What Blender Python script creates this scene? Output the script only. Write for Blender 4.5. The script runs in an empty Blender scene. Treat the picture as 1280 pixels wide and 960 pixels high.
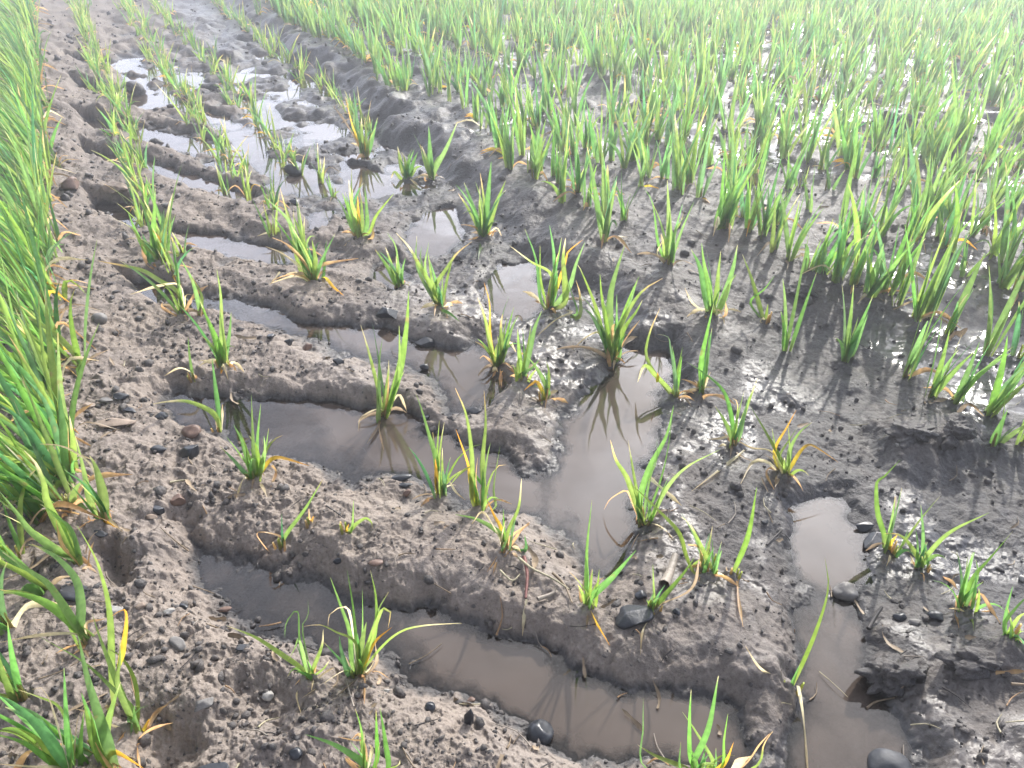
import bpy, math, random, re
import numpy as np
random.seed(7); rng = np.random.default_rng(7)
sc = bpy.context.scene
R = math.radians

# ------------------------------------------------------------------ camera model (photo pixels, 1280 x 960)
F = 962.0; PITCH = R(34.9); HC = 0.5
CP, SP = math.cos(PITCH), math.sin(PITCH)
ROWA = R(27.7); CA, SA = math.cos(ROWA), math.sin(ROWA)
def ray(px, py):
    cx = (px - 640) / F; cy = (480 - py) / F
    return np.array([cx, CP + cy * SP, -SP + cy * CP])
def unp(px, py, z=0.0):
    d = ray(px, py); t = (z - HC) / d[2]
    return d[0] * t, d[1] * t
def uv_of(x, y): return x * CA + y * SA, -x * SA + y * CA
def xy_of(u, v): return u * CA - v * SA, u * SA + v * CA
def project(x, y, z):
    dz = z - HC; f = y * CP - dz * SP; up = y * SP + dz * CP
    return 640 + F * x / f, 480 - F * up / f

# ------------------------------------------------------------------ noise
def _h(ix, iy, s):
    n = (ix.astype(np.int64) * 374761393 + iy.astype(np.int64) * 668265263 + s * 2147483647 + s * 97) & 0xFFFFFFFF
    n = ((n ^ (n >> 13)) * 1274126177) & 0xFFFFFFFF
    n = ((n ^ (n >> 16)) * 2246822519) & 0xFFFFFFFF
    return ((n ^ (n >> 15)) & 0xFFFFFF).astype(np.float64) / 0xFFFFFF
def vnoise(x, y, s):
    ix = np.floor(x); iy = np.floor(y); fx = x - ix; fy = y - iy
    ix = ix.astype(np.int64); iy = iy.astype(np.int64)
    fx = fx * fx * fx * (fx * (fx * 6 - 15) + 10); fy = fy * fy * fy * (fy * (fy * 6 - 15) + 10)
    a = _h(ix, iy, s); b = _h(ix + 1, iy, s); c = _h(ix, iy + 1, s); d = _h(ix + 1, iy + 1, s)
    return (a + (b - a) * fx + (c - a) * fy + (a - b - c + d) * fx * fy) * 2 - 1
def fbm(x, y, scale, s, octv=3, gain=0.5):
    t = np.zeros_like(x); a = 1.0; f = 1.0 / scale
    for k in range(octv):
        t += a * vnoise(x * f + 13.7 * k, y * f - 7.1 * k, s + k); a *= gain; f *= 2.03
    return t
def cell_bumps(x, y, scale, s, presence, rmin=0.25, rmax=0.6, power=0.6):
    """rounded lumps scattered at random: the largest lump height (0..1) over each point"""
    X = x / scale; Y = y / scale
    ix = np.floor(X).astype(np.int64); iy = np.floor(Y).astype(np.int64)
    out = np.zeros_like(x)
    for dx in (-1, 0, 1):
        for dy in (-1, 0, 1):
            jx = ix + dx; jy = iy + dy
            px = jx + _h(jx, jy, s); py = jy + _h(jx, jy, s + 1)
            on = _h(jx, jy, s + 2) < presence
            r = rmin + (rmax - rmin) * _h(jx, jy, s + 3) ** 2
            an = _h(jx, jy, s + 4) * 6.283; st = 1 + 0.7 * _h(jx, jy, s + 5)
            ca = np.cos(an); sa = np.sin(an)
            ex = (X - px) * ca + (Y - py) * sa; ey = (-(X - px) * sa + (Y - py) * ca) * st
            q = 1 - (ex * ex + ey * ey) / (r * r)
            out = np.maximum(out, np.where(on, np.clip(q, 0, 1) ** power * r / rmax, 0))
    return out
def sstep(a, b, x):
    t = np.clip((x - a) / (b - a), 0, 1); return t * t * (3 - 2 * t)

# ------------------------------------------------------------------ the shape of the mud (metres, water stands at z = 0)
def sdist(x, y, poly):
    """signed distance to a polygon, positive inside"""
    n = len(poly); d = np.full_like(x, 1e9); ins = np.zeros(x.shape, bool)
    for i in range(n):
        ax, ay = poly[i]; bx, by = poly[(i + 1) % n]
        ex, ey = bx - ax, by - ay
        t = np.clip(((x - ax) * ex + (y - ay) * ey) / (ex * ex + ey * ey + 1e-12), 0, 1)
        d = np.minimum(d, (x - ax - t * ex) ** 2 + (y - ay - t * ey) ** 2)
        c = ((ay > y) != (by > y)) & (x < (bx - ax) * (y - ay) / (by - ay + 1e-12) + ax)
        ins ^= c
    d = np.sqrt(d)
    return np.where(ins, d, -d)
LAYERS = []
def lay(z, soft, pts, zu=0.0, smooth=0.0, rough=1.0):
    """a patch drawn to height z, easing in over 'soft' metres; 'smooth' quiets the crumbs on it"""
    LAYERS.append(([unp(px, py, zu) for px, py in pts], z, soft, smooth, rough))

# gentle shelves on the near side of each tyre-lug print, then crests, then the sharp pits
lay(.0030, .036, [(230,720),(330,790),(500,850),(640,900),(800,975),(900,960),(840,930),(700,890),(560,835),(400,785),(240,715)], 0, .8)
lay(.0025, .026, [(200,505),(290,560),(430,600),(560,640),(690,660),(680,620),(560,590),(420,570),(300,530)], 0, .75)
lay(.0020, .024, [(300,380),(345,425),(450,455),(560,470),(560,440),(460,425)], 0, .75)
lay(.0006, .030, [(560,410),(620,420),(640,500),(560,520),(520,480),(430,440),(450,425)], 0, .5)
# higher bars left standing between the prints
lay(.021, .024, [(215,640),(300,668),(400,700),(520,742),(600,762),(690,800),(830,836),(895,850),(880,800),(800,770),(740,745),(690,700),(640,650),(560,640),(420,620),(300,610),(220,600)], .02, 0)
lay(.019, .022, [(300,655),(400,690),(520,730),(600,750),(690,790),(820,830),(800,800),(700,755),(600,725),(500,700),(400,665)], .026, 0)
lay(.019, .022, [(180,440),(280,470),(400,490),(480,505),(545,530),(605,555),(660,585),(705,590),(700,560),(720,510),(745,470),(690,420),(640,450),(620,505),(560,520),(520,480),(400,440),(330,420),(250,410),(180,400)], .02, 0)
lay(.019, .020, [(270,330),(350,370),(420,395),(470,405),(540,420),(590,420),(600,390),(560,365),(500,360),(430,340),(380,325),(290,320)], .018, 0)
lay(.019, .017, [(165,215),(230,250),(300,275),(350,290),(420,300),(480,320),(500,300),(440,270),(370,265),(290,240),(200,205)], .018, 0)
lay(.012, .015, [(620,400),(700,385),(760,430),(740,470),(700,540),(660,510),(680,440)], .012, 0)
lay(.030, .030, [(330,840),(450,865),(560,890),(640,930),(700,980),(500,1010),(340,1000),(300,900)], .02, 0)
lay(.020, .030, [(780,760),(900,700),(985,640),(1000,760),(985,880),(930,860),(840,800)], .012, .35)
lay(.016, .020, [(800,640),(860,570),(980,590),(990,640),(900,720),(830,740),(790,720)], .012, .3)
lay(.022, .030, [(1085,800),(1130,785),(1180,805),(1200,845),(1150,860),(1090,850)], .02, .2)
lay(.030, .035, [(1200,790),(1300,770),(1330,840),(1250,850),(1205,835)], .02, .2)
lay(.030, .022, [(1105,515),(1160,505),(1220,515),(1225,555),(1170,570),(1115,560)], .03, .3)
lay(.020, .030, [(1080,960),(1160,900),(1300,880),(1400,1000),(1200,1040)], .01, .3)
lay(.005, .050, [(985,640),(1005,600),(1045,590),(1090,625),(1105,670),(1100,740),(1100,900),(1100,980),(970,980),(985,850),(985,760)], 0, .35)
lay(.009, .030, [(655,540),(730,500),(725,610),(650,605)], .01, .2)
# the prints themselves
lay(-.0018, .020, [(215,662),(300,690),(370,713),(430,733),(520,762),(600,776),(700,822),(830,852),(915,872),(930,935),(860,960),(740,928),(640,892),(545,850),(440,822),(330,790),(235,738)], 0, .9)
lay(-.0015, .022, [(400,735),(520,768),(600,785),(700,826),(700,885),(560,830),(480,805),(420,780)], 0, 1)
lay(-.008, .026, [(500,770),(600,778),(700,822),(830,852),(915,872),(930,935),(860,960),(740,928),(640,890),(555,842)], 0, 1)
lay(-.0020, .018, [(200,482),(300,490),(400,502),(480,512),(540,540),(600,562),(660,592),(690,610),(680,645),(600,630),(480,596),(420,590),(330,575),(260,548),(200,512)], 0, .9)
lay(-.002, .022, [(320,505),(420,512),(500,530),(500,575),(420,568),(340,545)], 0, 1)
lay(-.008, .024, [(400,510),(480,514),(540,540),(600,562),(660,592),(700,600),(690,640),(640,640),(540,600),(480,580),(430,560)], 0, 1)
lay(-.008, .024, [(750,462),(775,432),(835,438),(850,470),(835,505),(818,560),(800,610),(795,650),(785,695),(772,716),(732,716),(706,682),(692,628),(700,585),(708,550),(722,505)], 0, 1)
lay(-.0065, .022, [(355,399),(420,402),(470,409),(520,425),(560,434),(598,426),(614,450),(614,498),(580,510),(548,490),(530,455),(480,447),(420,432),(365,415)], 0, 1)
lay(-.0018, .014, [(150,345),(230,365),(300,375),(370,392),(350,412),(290,400),(230,398),(160,378)], 0, .8)
lay(-.006, .012, [(606,352),(636,330),(668,328),(682,358),(677,392),(652,406),(622,402),(600,380)], 0, 1)
lay(-.006, .012, [(205,287),(260,288),(300,298),(345,311),(395,328),(350,333),(290,324),(228,313)], 0, 1)
lay(-.0012, .012, [(113,250),(165,256),(215,285),(210,300),(160,290),(120,275)], 0, .8)
lay(-.006, .012, [(525,268),(570,256),(582,290),(562,322),(520,324),(498,302)], 0, 1)
lay(-.005, .012, [(475,330),(500,322),(520,340),(498,364),(470,356)], 0, 1)
lay(-.005, .012, [(372,272),(404,268),(416,284),(404,294),(380,292)], 0, 1)
lay(.018, .012, [(100,176),(150,182),(200,195),(280,222),(330,240),(330,232),(270,208),(200,182),(150,170)], .012, 0)
lay(-.005, .010, [(100,188),(140,192),(190,203),(270,230),(320,248),(310,258),(260,246),(200,226),(140,207),(104,200)], 0, 1)
lay(.016, .010, [(100,132),(150,142),(210,152),(290,175),(285,166),(200,142),(140,132)], .012, 0)
lay(-.005, .010, [(98,146),(148,156),(200,162),(280,186),(330,200),(320,210),(270,200),(200,182),(150,175),(102,160)], 0, 1)
lay(-.005, .012, [(280,160),(330,175),(345,205),(400,215),(420,245),(360,240),(310,215),(290,190)], 0, 1)
lay(-.005, .012, [(290,120),(345,130),(370,160),(330,165),(300,150)], 0, 1)
lay(-.005, .010, [(90,104),(140,110),(210,122),(290,148),(280,156),(210,138),(140,124),(94,116)], 0, 1)
lay(-.005, .010, [(80,72),(130,76),(200,88),(270,106),(262,112),(200,98),(130,88),(84,82)], 0, 1)
lay(-.005, .012, [(150,92),(185,100),(200,140),(165,142),(150,120)], 0, 1)
lay(-.005, .012, [(140,68),(178,72),(180,84),(145,82)], 0, 1)
lay(-.004, .005, [(420,200),(470,215),(500,240),(470,250),(430,235)], 0, 1)
lay(-.006, .018, [(1000,640),(1012,618),(1038,611),(1060,632),(1086,665),(1080,702),(1045,738),(1022,720),(1005,680)], 0, 1)
lay(-.0052, .018, [(1005,762),(1050,756),(1078,790),(1105,850),(1130,900),(1150,990),(980,990),(990,900),(985,850),(990,800)], 0, .95)
# dips in shade along the left margin
lay(.006, .014, [(128,690),(150,680),(175,705),(165,742),(130,738)], .02, .3)
lay(.010, .016, [(150,905),(200,895),(240,910),(235,960),(160,970)], .02, .3)
lay(.010, .016, [(275,860),(340,865),(380,890),(370,915),(300,905)], .02, .3)
BB = []
for P, z, s, m, r in LAYERS:
    a = np.array(P); BB.append((a[:,0].min()-s-.02, a[:,0].max()+s+.02, a[:,1].min()-s-.02, a[:,1].max()+s+.02))

def film_of(x, y, u, v):
    """where the mud of the bank and the stand lies under a film of rain"""
    n = fbm(x, y, .115, 401, 3, .42) + .5 * fbm(x, y, .26, 405, 2)
    return sstep(.12, .34, n) * sstep(.56, .70, u)
def ground(x, y):
    """height, crumbliness of the mud at points x, y"""
    x = np.asarray(x, float); y = np.asarray(y, float)
    u, v = uv_of(x, y)
    w1 = fbm(x, y, .07, 11, 3) * .012
    uu = u + w1
    h = .032 - .014 * sstep(-.10, .03, uu) - .010 * sstep(.03, .14, uu)
    h = h - .006 * sstep(.95, 1.35, v) * sstep(.02, .12, uu)
    edge = sstep(.50, .60, uu + .03 * fbm(x, y, .10, 15, 2))
    bank = sstep(.42, .80, v + .25 * sstep(.70, 1.0, u))
    h = h + edge * bank * .040 + sstep(.62, .95, uu) * (1 - bank) * .012
    h = h + edge * bank * (fbm(x, y, .22, 17, 2) * .012 + fbm(x, y, .07, 19, 2) * .006)
    far = sstep(2.2, 5.0, np.hypot(x, y))
    smooth = np.zeros_like(x)
    wx = x + fbm(x, y, .055, 21, 2) * .0085 + fbm(x, y, .014, 25, 3) * .0038; wy = y + fbm(x, y, .055, 31, 2) * .0085 + fbm(x, y, .014, 35, 3) * .0038
    for (P, z, s, m, r), b in zip(LAYERS, BB):
        i = np.nonzero((x > b[0]) & (x < b[1]) & (y > b[2]) & (y < b[3]))[0] if x.ndim == 1 else None
        if i is None or len(i) == 0: continue
        d = sdist(wx[i], wy[i], P); t = sstep(-s, s, d)
        h[i] += (z - h[i]) * t
        smooth[i] += (m - smooth[i]) * sstep(-s * .2, s * 1.3, d)
    smooth = smooth * (1 - .8 * sstep(.007, .014, h))
    up = sstep(1.0, 1.35, v) * sstep(.05, .16, u) * (1 - sstep(.48, .58, u))
    crumb = (1 - .45 * sstep(.02, .16, u) - .22 * sstep(.2, .45, u)) * (1 - smooth)
    crumb = np.maximum(crumb, .30 * (1 - smooth))
    h = h + (fbm(x, y, .11, 41, 3) * .0042 + up * fbm(x, y, .06, 43, 3) * .008) * (1 - .8 * smooth)
    h = h + fbm(x, y, .026, 45, 3) * (.0006 + .0022 * (1 - smooth)) * (1 - .75 * film_of(x, y, u, v))
    cx = x + fbm(x, y, .010, 51, 3) * .0050; cy = y + fbm(x, y, .010, 53, 3) * .0050
    patch = sstep(-.4, .6, fbm(x, y, .05, 57, 3))
    crumb = crumb * (1 - .75 * film_of(x, y, u, v))
    n14 = fbm(cx, cy, .017, 71, 3); n6 = fbm(cx, cy, .0075, 81, 3)
    h = h + crumb * (cell_bumps(cx, cy, .034, 61, .16, power=.45) * .0040 * patch
                     + sstep(.12, .45, n14) * .0021 * (.2 + .8 * patch)
                     + sstep(.10, .45, n6) * .0017 * (.4 + .6 * patch)
                     - sstep(.28, .60, -n14) * .0016 - sstep(.25, .6, -n6) * .0013
                     + cell_bumps(cx, cy, .0105, 83, .10, power=.45) * .0022)
    rr_ = np.hypot(x, y); farm = sstep(1.1, 2.2, rr_) * (1 - smooth)
    h = h + farm * (cell_bumps(x + w1, y + w1, .075, 121, .38, power=.5) * .015 + fbm(x, y, .045, 123, 3) * .0055)
    rid = 1 - np.abs(fbm(cx, cy, .019, 97, 3)) * 2
    h = h + crumb * rid * .0010 * (.3 + .7 * patch)
    h = h + fbm(x, y, .0055, 95, 3) * (.00008 + .0009 * crumb)
    fl = film_of(x, y, u, v); h = h - fl * .003
    h = h * (1 - far) + (.03 + fbm(x, y, .4, 17, 2) * .01) * far
    return h, crumb

# lookup table for placing things
GX0, GX1, GY0, GY1, GS = -3.2, 3.2, .05, 5.2, .006
_gx = np.arange(GX0, GX1, GS); _gy = np.arange(GY0, GY1, GS)
_X, _Y = np.meshgrid(_gx, _gy)
GH, GC = ground(_X.ravel(), _Y.ravel()); GH = GH.reshape(_X.shape); GC = GC.reshape(_X.shape)
del _X, _Y
def hz(x, y):
    i = min(max((x - GX0) / GS, 0), len(_gx) - 2); j = min(max((y - GY0) / GS, 0), len(_gy) - 2)
    a, b = int(i), int(j); fx, fy = i - a, j - b
    return (GH[b,a]*(1-fx)*(1-fy) + GH[b,a+1]*fx*(1-fy) + GH[b+1,a]*(1-fx)*fy + GH[b+1,a+1]*fx*fy)
def crumb_at(x, y):
    i = int(min(max((x - GX0) / GS, 0), len(_gx) - 1)); j = int(min(max((y - GY0) / GS, 0), len(_gy) - 1))
    return GC[j, i]
def hit(px, py):
    """the point of the mud (or of the water on it) seen at a pixel of the photograph"""
    z = .015
    for k in range(14):
        x, y = unp(px, py, z); z += .6 * (max(hz(x, y), 0) - z)
    x, y = unp(px, py, z)
    return np.array([x, y, z])

# ------------------------------------------------------------------ materials
def mat(name):
    m = bpy.data.materials.new(name); m.use_nodes = True
    nt = m.node_tree; nt.nodes.clear()
    return m, nt, nt.nodes.new('ShaderNodeOutputMaterial')
def node(nt, t, **kw):
    n = nt.nodes.new(t)
    for k, v in kw.items():
        if k in n.inputs.keys(): n.inputs[k].default_value = v
        else: setattr(n, k, v)
    return n
def ramp(nt, fac, stops):
    r = nt.nodes.new('ShaderNodeValToRGB'); e = r.color_ramp.elements
    while len(e) < len(stops): e.new(.5)
    for q, (p, c) in zip(e, stops):
        q.position = p; q.color = c if len(c) == 4 else (*c, 1)
    nt.links.new(fac, r.inputs[0]); return r
def mixc(nt, fac, a, b):
    m = nt.nodes.new('ShaderNodeMix'); m.data_type = 'RGBA'
    for s, v in ((m.inputs[0], fac), (m.inputs[6], a), (m.inputs[7], b)):
        if hasattr(v, 'is_output'): nt.links.new(v, s)
        else: s.default_value = v if not isinstance(v, tuple) or len(v) == 4 else (*v, 1)
    return m.outputs[2]

def mud_material(name, attr=True, wet_default=.3):
    m, nt, out = mat(name); L = nt.links.new
    tc = node(nt, 'ShaderNodeTexCoord'); P = tc.outputs['Object']
    n1 = node(nt, 'ShaderNodeTexNoise', Scale=38., Detail=5., Roughness=.62); L(P, n1.inputs['Vector'])
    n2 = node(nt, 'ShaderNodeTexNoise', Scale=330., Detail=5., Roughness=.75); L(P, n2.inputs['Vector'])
    n3 = node(nt, 'ShaderNodeTexNoise', Scale=9., Detail=3.); L(P, n3.inputs['Vector'])
    if attr:
        wa = node(nt, 'ShaderNodeAttribute', attribute_name='wet'); wet = wa.outputs['Fac']
    else:
        v = node(nt, 'ShaderNodeValue'); v.outputs[0].default_value = wet_default; wet = v.outputs[0]
    # wetness varies in patches
    ma = node(nt, 'ShaderNodeMath', operation='MULTIPLY_ADD'); L(n1.outputs[0], ma.inputs[0]); ma.inputs[1].default_value = .7; ma.inputs[2].default_value = -.35
    ad = node(nt, 'ShaderNodeMath', operation='ADD', use_clamp=True); L(wet, ad.inputs[0]); L(ma.outputs[0], ad.inputs[1])
    W = ad.outputs[0]
    dry = ramp(nt, n2.outputs[0], [(.28, (.122,.102,.088)), (.42, (.258,.219,.188)), (.60, (.312,.270,.235)), (.74, (.385,.340,.302))]).outputs[0]  # dark specks here and below mix wet crumbs with painted pit and crumb shadow
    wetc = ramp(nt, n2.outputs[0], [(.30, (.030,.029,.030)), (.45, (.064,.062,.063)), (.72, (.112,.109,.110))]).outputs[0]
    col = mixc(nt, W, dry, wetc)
    tint = ramp(nt, n3.outputs[0], [(.3, (1.0,.98,.95)), (.7, (.86,.86,.88))]).outputs[0]
    mm = nt.nodes.new('ShaderNodeMix'); mm.data_type = 'RGBA'; mm.blend_type = 'MULTIPLY'; mm.inputs[0].default_value = 1
    L(col, mm.inputs[6]); L(tint, mm.inputs[7])
    b = node(nt, 'ShaderNodeBsdfPrincipled'); L(mm.outputs[2], b.inputs['Base Color'])
    rr = node(nt, 'ShaderNodeMapRange'); L(W, rr.inputs[0]); rr.inputs['To Min'].default_value = .85; rr.inputs['To Max'].default_value = .33
    sp = node(nt, 'ShaderNodeMapRange'); L(W, sp.inputs[0]); sp.inputs['To Min'].default_value = .12; sp.inputs['To Max'].default_value = .26
    def mixf(a_sock, val, fac):
        q = node(nt, 'ShaderNodeMix'); q.data_type = 'FLOAT'; L(fac, q.inputs[0])
        if hasattr(a_sock, 'is_output'): L(a_sock, q.inputs[2])
        else: q.inputs[2].default_value = a_sock
        q.inputs[3].default_value = val; return q.outputs[0]
    bu = node(nt, 'ShaderNodeBump', Strength=.9, Distance=.0016); L(n2.outputs[0], bu.inputs['Height'])
    if attr:
        fa_ = node(nt, 'ShaderNodeAttribute', attribute_name='film').outputs['Fac']
        L(mixf(rr.outputs[0], .13, fa_), b.inputs['Roughness']); L(mixf(sp.outputs[0], .55, fa_), b.inputs['Specular IOR Level'])
        L(mixf(.9, .07, fa_), bu.inputs['Strength'])
    else:
        L(rr.outputs[0], b.inputs['Roughness']); L(sp.outputs[0], b.inputs['Specular IOR Level'])
    n4 = node(nt, 'ShaderNodeTexNoise', Scale=150., Detail=3., Roughness=.6); L(P, n4.inputs['Vector'])
    bu2 = node(nt, 'ShaderNodeBump', Strength=.6, Distance=.003); L(n4.outputs[0], bu2.inputs['Height']); L(bu.outputs[0], bu2.inputs['Normal'])
    if attr: L(mixf(.6, .10, fa_), bu2.inputs['Strength'])
    L(bu2.outputs[0], b.inputs['Normal'])
    L(b.outputs[0], out.inputs[0])
    return m
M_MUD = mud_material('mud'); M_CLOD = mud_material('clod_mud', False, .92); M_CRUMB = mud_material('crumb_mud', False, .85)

def water_material():
    m, nt, out = mat('murky_water'); L = nt.links.new
    a = node(nt, 'ShaderNodeAttribute', attribute_name='depth')
    tc = node(nt, 'ShaderNodeTexCoord')
    n = node(nt, 'ShaderNodeTexNoise', Scale=14., Detail=4.); L(tc.outputs['Object'], n.inputs['Vector'])
    col = ramp(nt, n.outputs[0], [(.3, (.062,.047,.038)), (.7, (.104,.081,.067))]).outputs[0]
    b = node(nt, 'ShaderNodeBsdfPrincipled', Roughness=.035, IOR=1.55); L(col, b.inputs['Base Color'])
    nb = node(nt, 'ShaderNodeTexNoise', Scale=22., Detail=1.5); L(tc.outputs['Object'], nb.inputs['Vector'])
    bu = node(nt, 'ShaderNodeBump', Strength=.10, Distance=.004); L(nb.outputs[0], bu.inputs['Height']); L(bu.outputs[0], b.inputs['Normal'])
    g = node(nt, 'ShaderNodeBsdfGlossy', Roughness=.035); L(bu.outputs[0], g.inputs['Normal'])
    t = node(nt, 'ShaderNodeBsdfTransparent'); t.inputs[0].default_value = (.86,.82,.78,1)
    fr = node(nt, 'ShaderNodeFresnel', IOR=1.55)
    thin = node(nt, 'ShaderNodeMixShader'); L(fr.outputs[0], thin.inputs[0]); L(t.outputs[0], thin.inputs[1]); L(g.outputs[0], thin.inputs[2])
    mr = node(nt, 'ShaderNodeMapRange'); mr.interpolation_type = 'SMOOTHSTEP'; L(a.outputs['Fac'], mr.inputs[0])
    mr.inputs['From Min'].default_value = 0; mr.inputs['From Max'].default_value = .0065; mr.inputs['To Max'].default_value = .93
    mx = node(nt, 'ShaderNodeMixShader'); L(mr.outputs[0], mx.inputs[0]); L(thin.outputs[0], mx.inputs[1]); L(b.outputs[0], mx.inputs[2])
    L(mx.outputs[0], out.inputs[0]); return m
M_WATER = water_material()

def leaf_material():
    m, nt, out = mat('cereal_leaf'); L = nt.links.new
    a = node(nt, 'ShaderNodeAttribute', attribute_name='Col')
    tc = node(nt, 'ShaderNodeTexCoord')
    n = node(nt, 'ShaderNodeTexNoise', Scale=160., Detail=3.); L(tc.outputs['Object'], n.inputs['Vector'])
    v = ramp(nt, n.outputs[0], [(.3, (.72,.74,.7)), (.7, (1.15,1.12,1.1))]).outputs[0]
    mm = nt.nodes.new('ShaderNodeMix'); mm.data_type = 'RGBA'; mm.blend_type = 'MULTIPLY'; mm.inputs[0].default_value = 1
    L(a.outputs['Color'], mm.inputs[6]); L(v, mm.inputs[7])
    ns = node(nt, 'ShaderNodeTexNoise', Scale=75., Detail=3.); L(tc.outputs['Object'], ns.inputs['Vector'])
    fl = ramp(nt, ns.outputs[0], [(.64, (0,0,0)), (.74, (.65,.65,.65))]).outputs[0]
    leafc = mixc(nt, fl, mm.outputs[2], (.20,.15,.06))
    b = node(nt, 'ShaderNodeBsdfPrincipled', Roughness=.38); L(leafc, b.inputs['Base Color']); b.inputs['Specular IOR Level'].default_value = .5
    hs = node(nt, 'ShaderNodeHueSaturation', Hue=.495, Saturation=1.0, Value=2.4); L(leafc, hs.inputs['Color'])
    t = node(nt, 'ShaderNodeBsdfTranslucent'); L(hs.outputs[0], t.inputs[0])
    mx = node(nt, 'ShaderNodeMixShader'); mx.inputs[0].default_value = .58; L(b.outputs[0], mx.inputs[1]); L(t.outputs[0], mx.inputs[2])
    L(mx.outputs[0], out.inputs[0]); return m
M_LEAF = leaf_material()

def stone_material(name, c, rough, spec=.5):
    m, nt, out = mat(name); L = nt.links.new
    tc = node(nt, 'ShaderNodeTexCoord')
    n = node(nt, 'ShaderNodeTexNoise', Scale=110., Detail=6., Roughness=.65); L(tc.outputs['Object'], n.inputs['Vector'])
    col = ramp(nt, n.outputs[0], [(.3, tuple(k * .6 for k in c)), (.55, c), (.75, tuple(min(1, k * 1.35 + .02) for k in c))]).outputs[0]
    b = node(nt, 'ShaderNodeBsdfPrincipled', Roughness=rough); L(col, b.inputs['Base Color']); b.inputs['Specular IOR Level'].default_value = spec
    bu = node(nt, 'ShaderNodeBump', Strength=.5, Distance=.0015); L(n.outputs[0], bu.inputs['Height']); L(bu.outputs[0], b.inputs['Normal'])
    L(b.outputs[0], out.inputs[0]); return m
MS = dict(k=stone_material('wet_black_stone', (.022,.025,.032), .33), b=stone_material('blue_grey_stone', (.034,.038,.047), .6),
          g=stone_material('grey_stone', (.17,.16,.15), .6), r=stone_material('brown_stone', (.16,.10,.075), .55),
          w=stone_material('pale_stone', (.36,.345,.32), .6), t=stone_material('tan_stone', (.26,.20,.155), .7))
def straw_material():
    m, nt, out = mat('dead_straw'); L = nt.links.new
    a = node(nt, 'ShaderNodeAttribute', attribute_name='Col')
    tc = node(nt, 'ShaderNodeTexCoord')
    n = node(nt, 'ShaderNodeTexNoise', Scale=260., Detail=4.); L(tc.outputs['Object'], n.inputs['Vector'])
    v = ramp(nt, n.outputs[0], [(.3, (.6,.58,.55)), (.7, (1.1,1.08,1.05))]).outputs[0]
    mm = nt.nodes.new('ShaderNodeMix'); mm.data_type = 'RGBA'; mm.blend_type = 'MULTIPLY'; mm.inputs[0].default_value = 1
    L(a.outputs['Color'], mm.inputs[6]); L(v, mm.inputs[7])
    b = node(nt, 'ShaderNodeBsdfPrincipled', Roughness=.6); L(mm.outputs[2], b.inputs['Base Color'])
    L(b.outputs[0], out.inputs[0]); return m
M_STRAW = straw_material()

# ------------------------------------------------------------------ object helpers
COL = bpy.data.collections.new('field'); sc.collection.children.link(COL)
def link(name, me, m=None, parent=None):
    o = bpy.data.objects.new(name, me); COL.objects.link(o)
    if m is not None and me is not None: me.materials.append(m)
    if parent is not None: o.parent = parent
    return o
def mesh(name, verts, faces, cols=None, smooth=True):
    me = bpy.data.meshes.new(name)
    verts = np.asarray(verts, np.float32); nv = len(verts)
    fa = np.asarray(faces)
    me.vertices.add(nv); me.vertices.foreach_set('co', verts.ravel())
    k = fa.shape[1]; me.loops.add(fa.size); me.polygons.add(len(fa))
    me.loops.foreach_set('vertex_index', fa.ravel().astype(np.int32))
    me.polygons.foreach_set('loop_start', np.arange(0, fa.size, k, dtype=np.int32))
    me.polygons.foreach_set('loop_total', np.full(len(fa), k, np.int32))
    if smooth: me.polygons.foreach_set('use_smooth', np.ones(len(fa), bool))
    me.update(calc_edges=True); me.validate()
    if cols is not None:
        a = me.color_attributes.new('Col', 'FLOAT_COLOR', 'POINT')
        c = np.ones((nv, 4), np.float32); c[:, :3] = cols; a.data.foreach_set('color', c.ravel())
    return me
def tag(o, label, cat, group=None, kind=None):
    if label: o['label'] = label
    if cat: o['category'] = cat
    if group: o['group'] = group
    if kind: o['kind'] = kind
    return o

BASES = []      # where plants push a little collar of mud up
# ------------------------------------------------------------------ blades
PAL = dict(g=(.105,.205,.045), G=(.068,.155,.048), y=(.155,.225,.050), Y=(.40,.31,.10), o=(.36,.225,.115), p=(.47,.43,.29), d=(.25,.19,.125))
def catmull(P, n):
    P = np.asarray(P, float)
    if len(P) == 2: return P[0] + (P[1] - P[0]) * np.linspace(0, 1, n)[:, None]
    Q = np.vstack([2 * P[0] - P[1], P, 2 * P[-1] - P[-2]])
    seg = np.linalg.norm(np.diff(P, axis=0), axis=1); cum = np.concatenate([[0], np.cumsum(seg)]) / seg.sum()
    out = []
    for t in np.linspace(0, 1, n):
        k = min(np.searchsorted(cum, t, side='right') - 1, len(P) - 2); f = (t - cum[k]) / (cum[k+1] - cum[k] + 1e-12)
        a, b, c, d = Q[k], Q[k+1], Q[k+2], Q[k+3]
        out.append(.5 * (2*b + (c-a)*f + (2*a-5*b+4*c-d)*f*f + (3*b-a-3*c+d)*f**3))
    return np.array(out)
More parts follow.
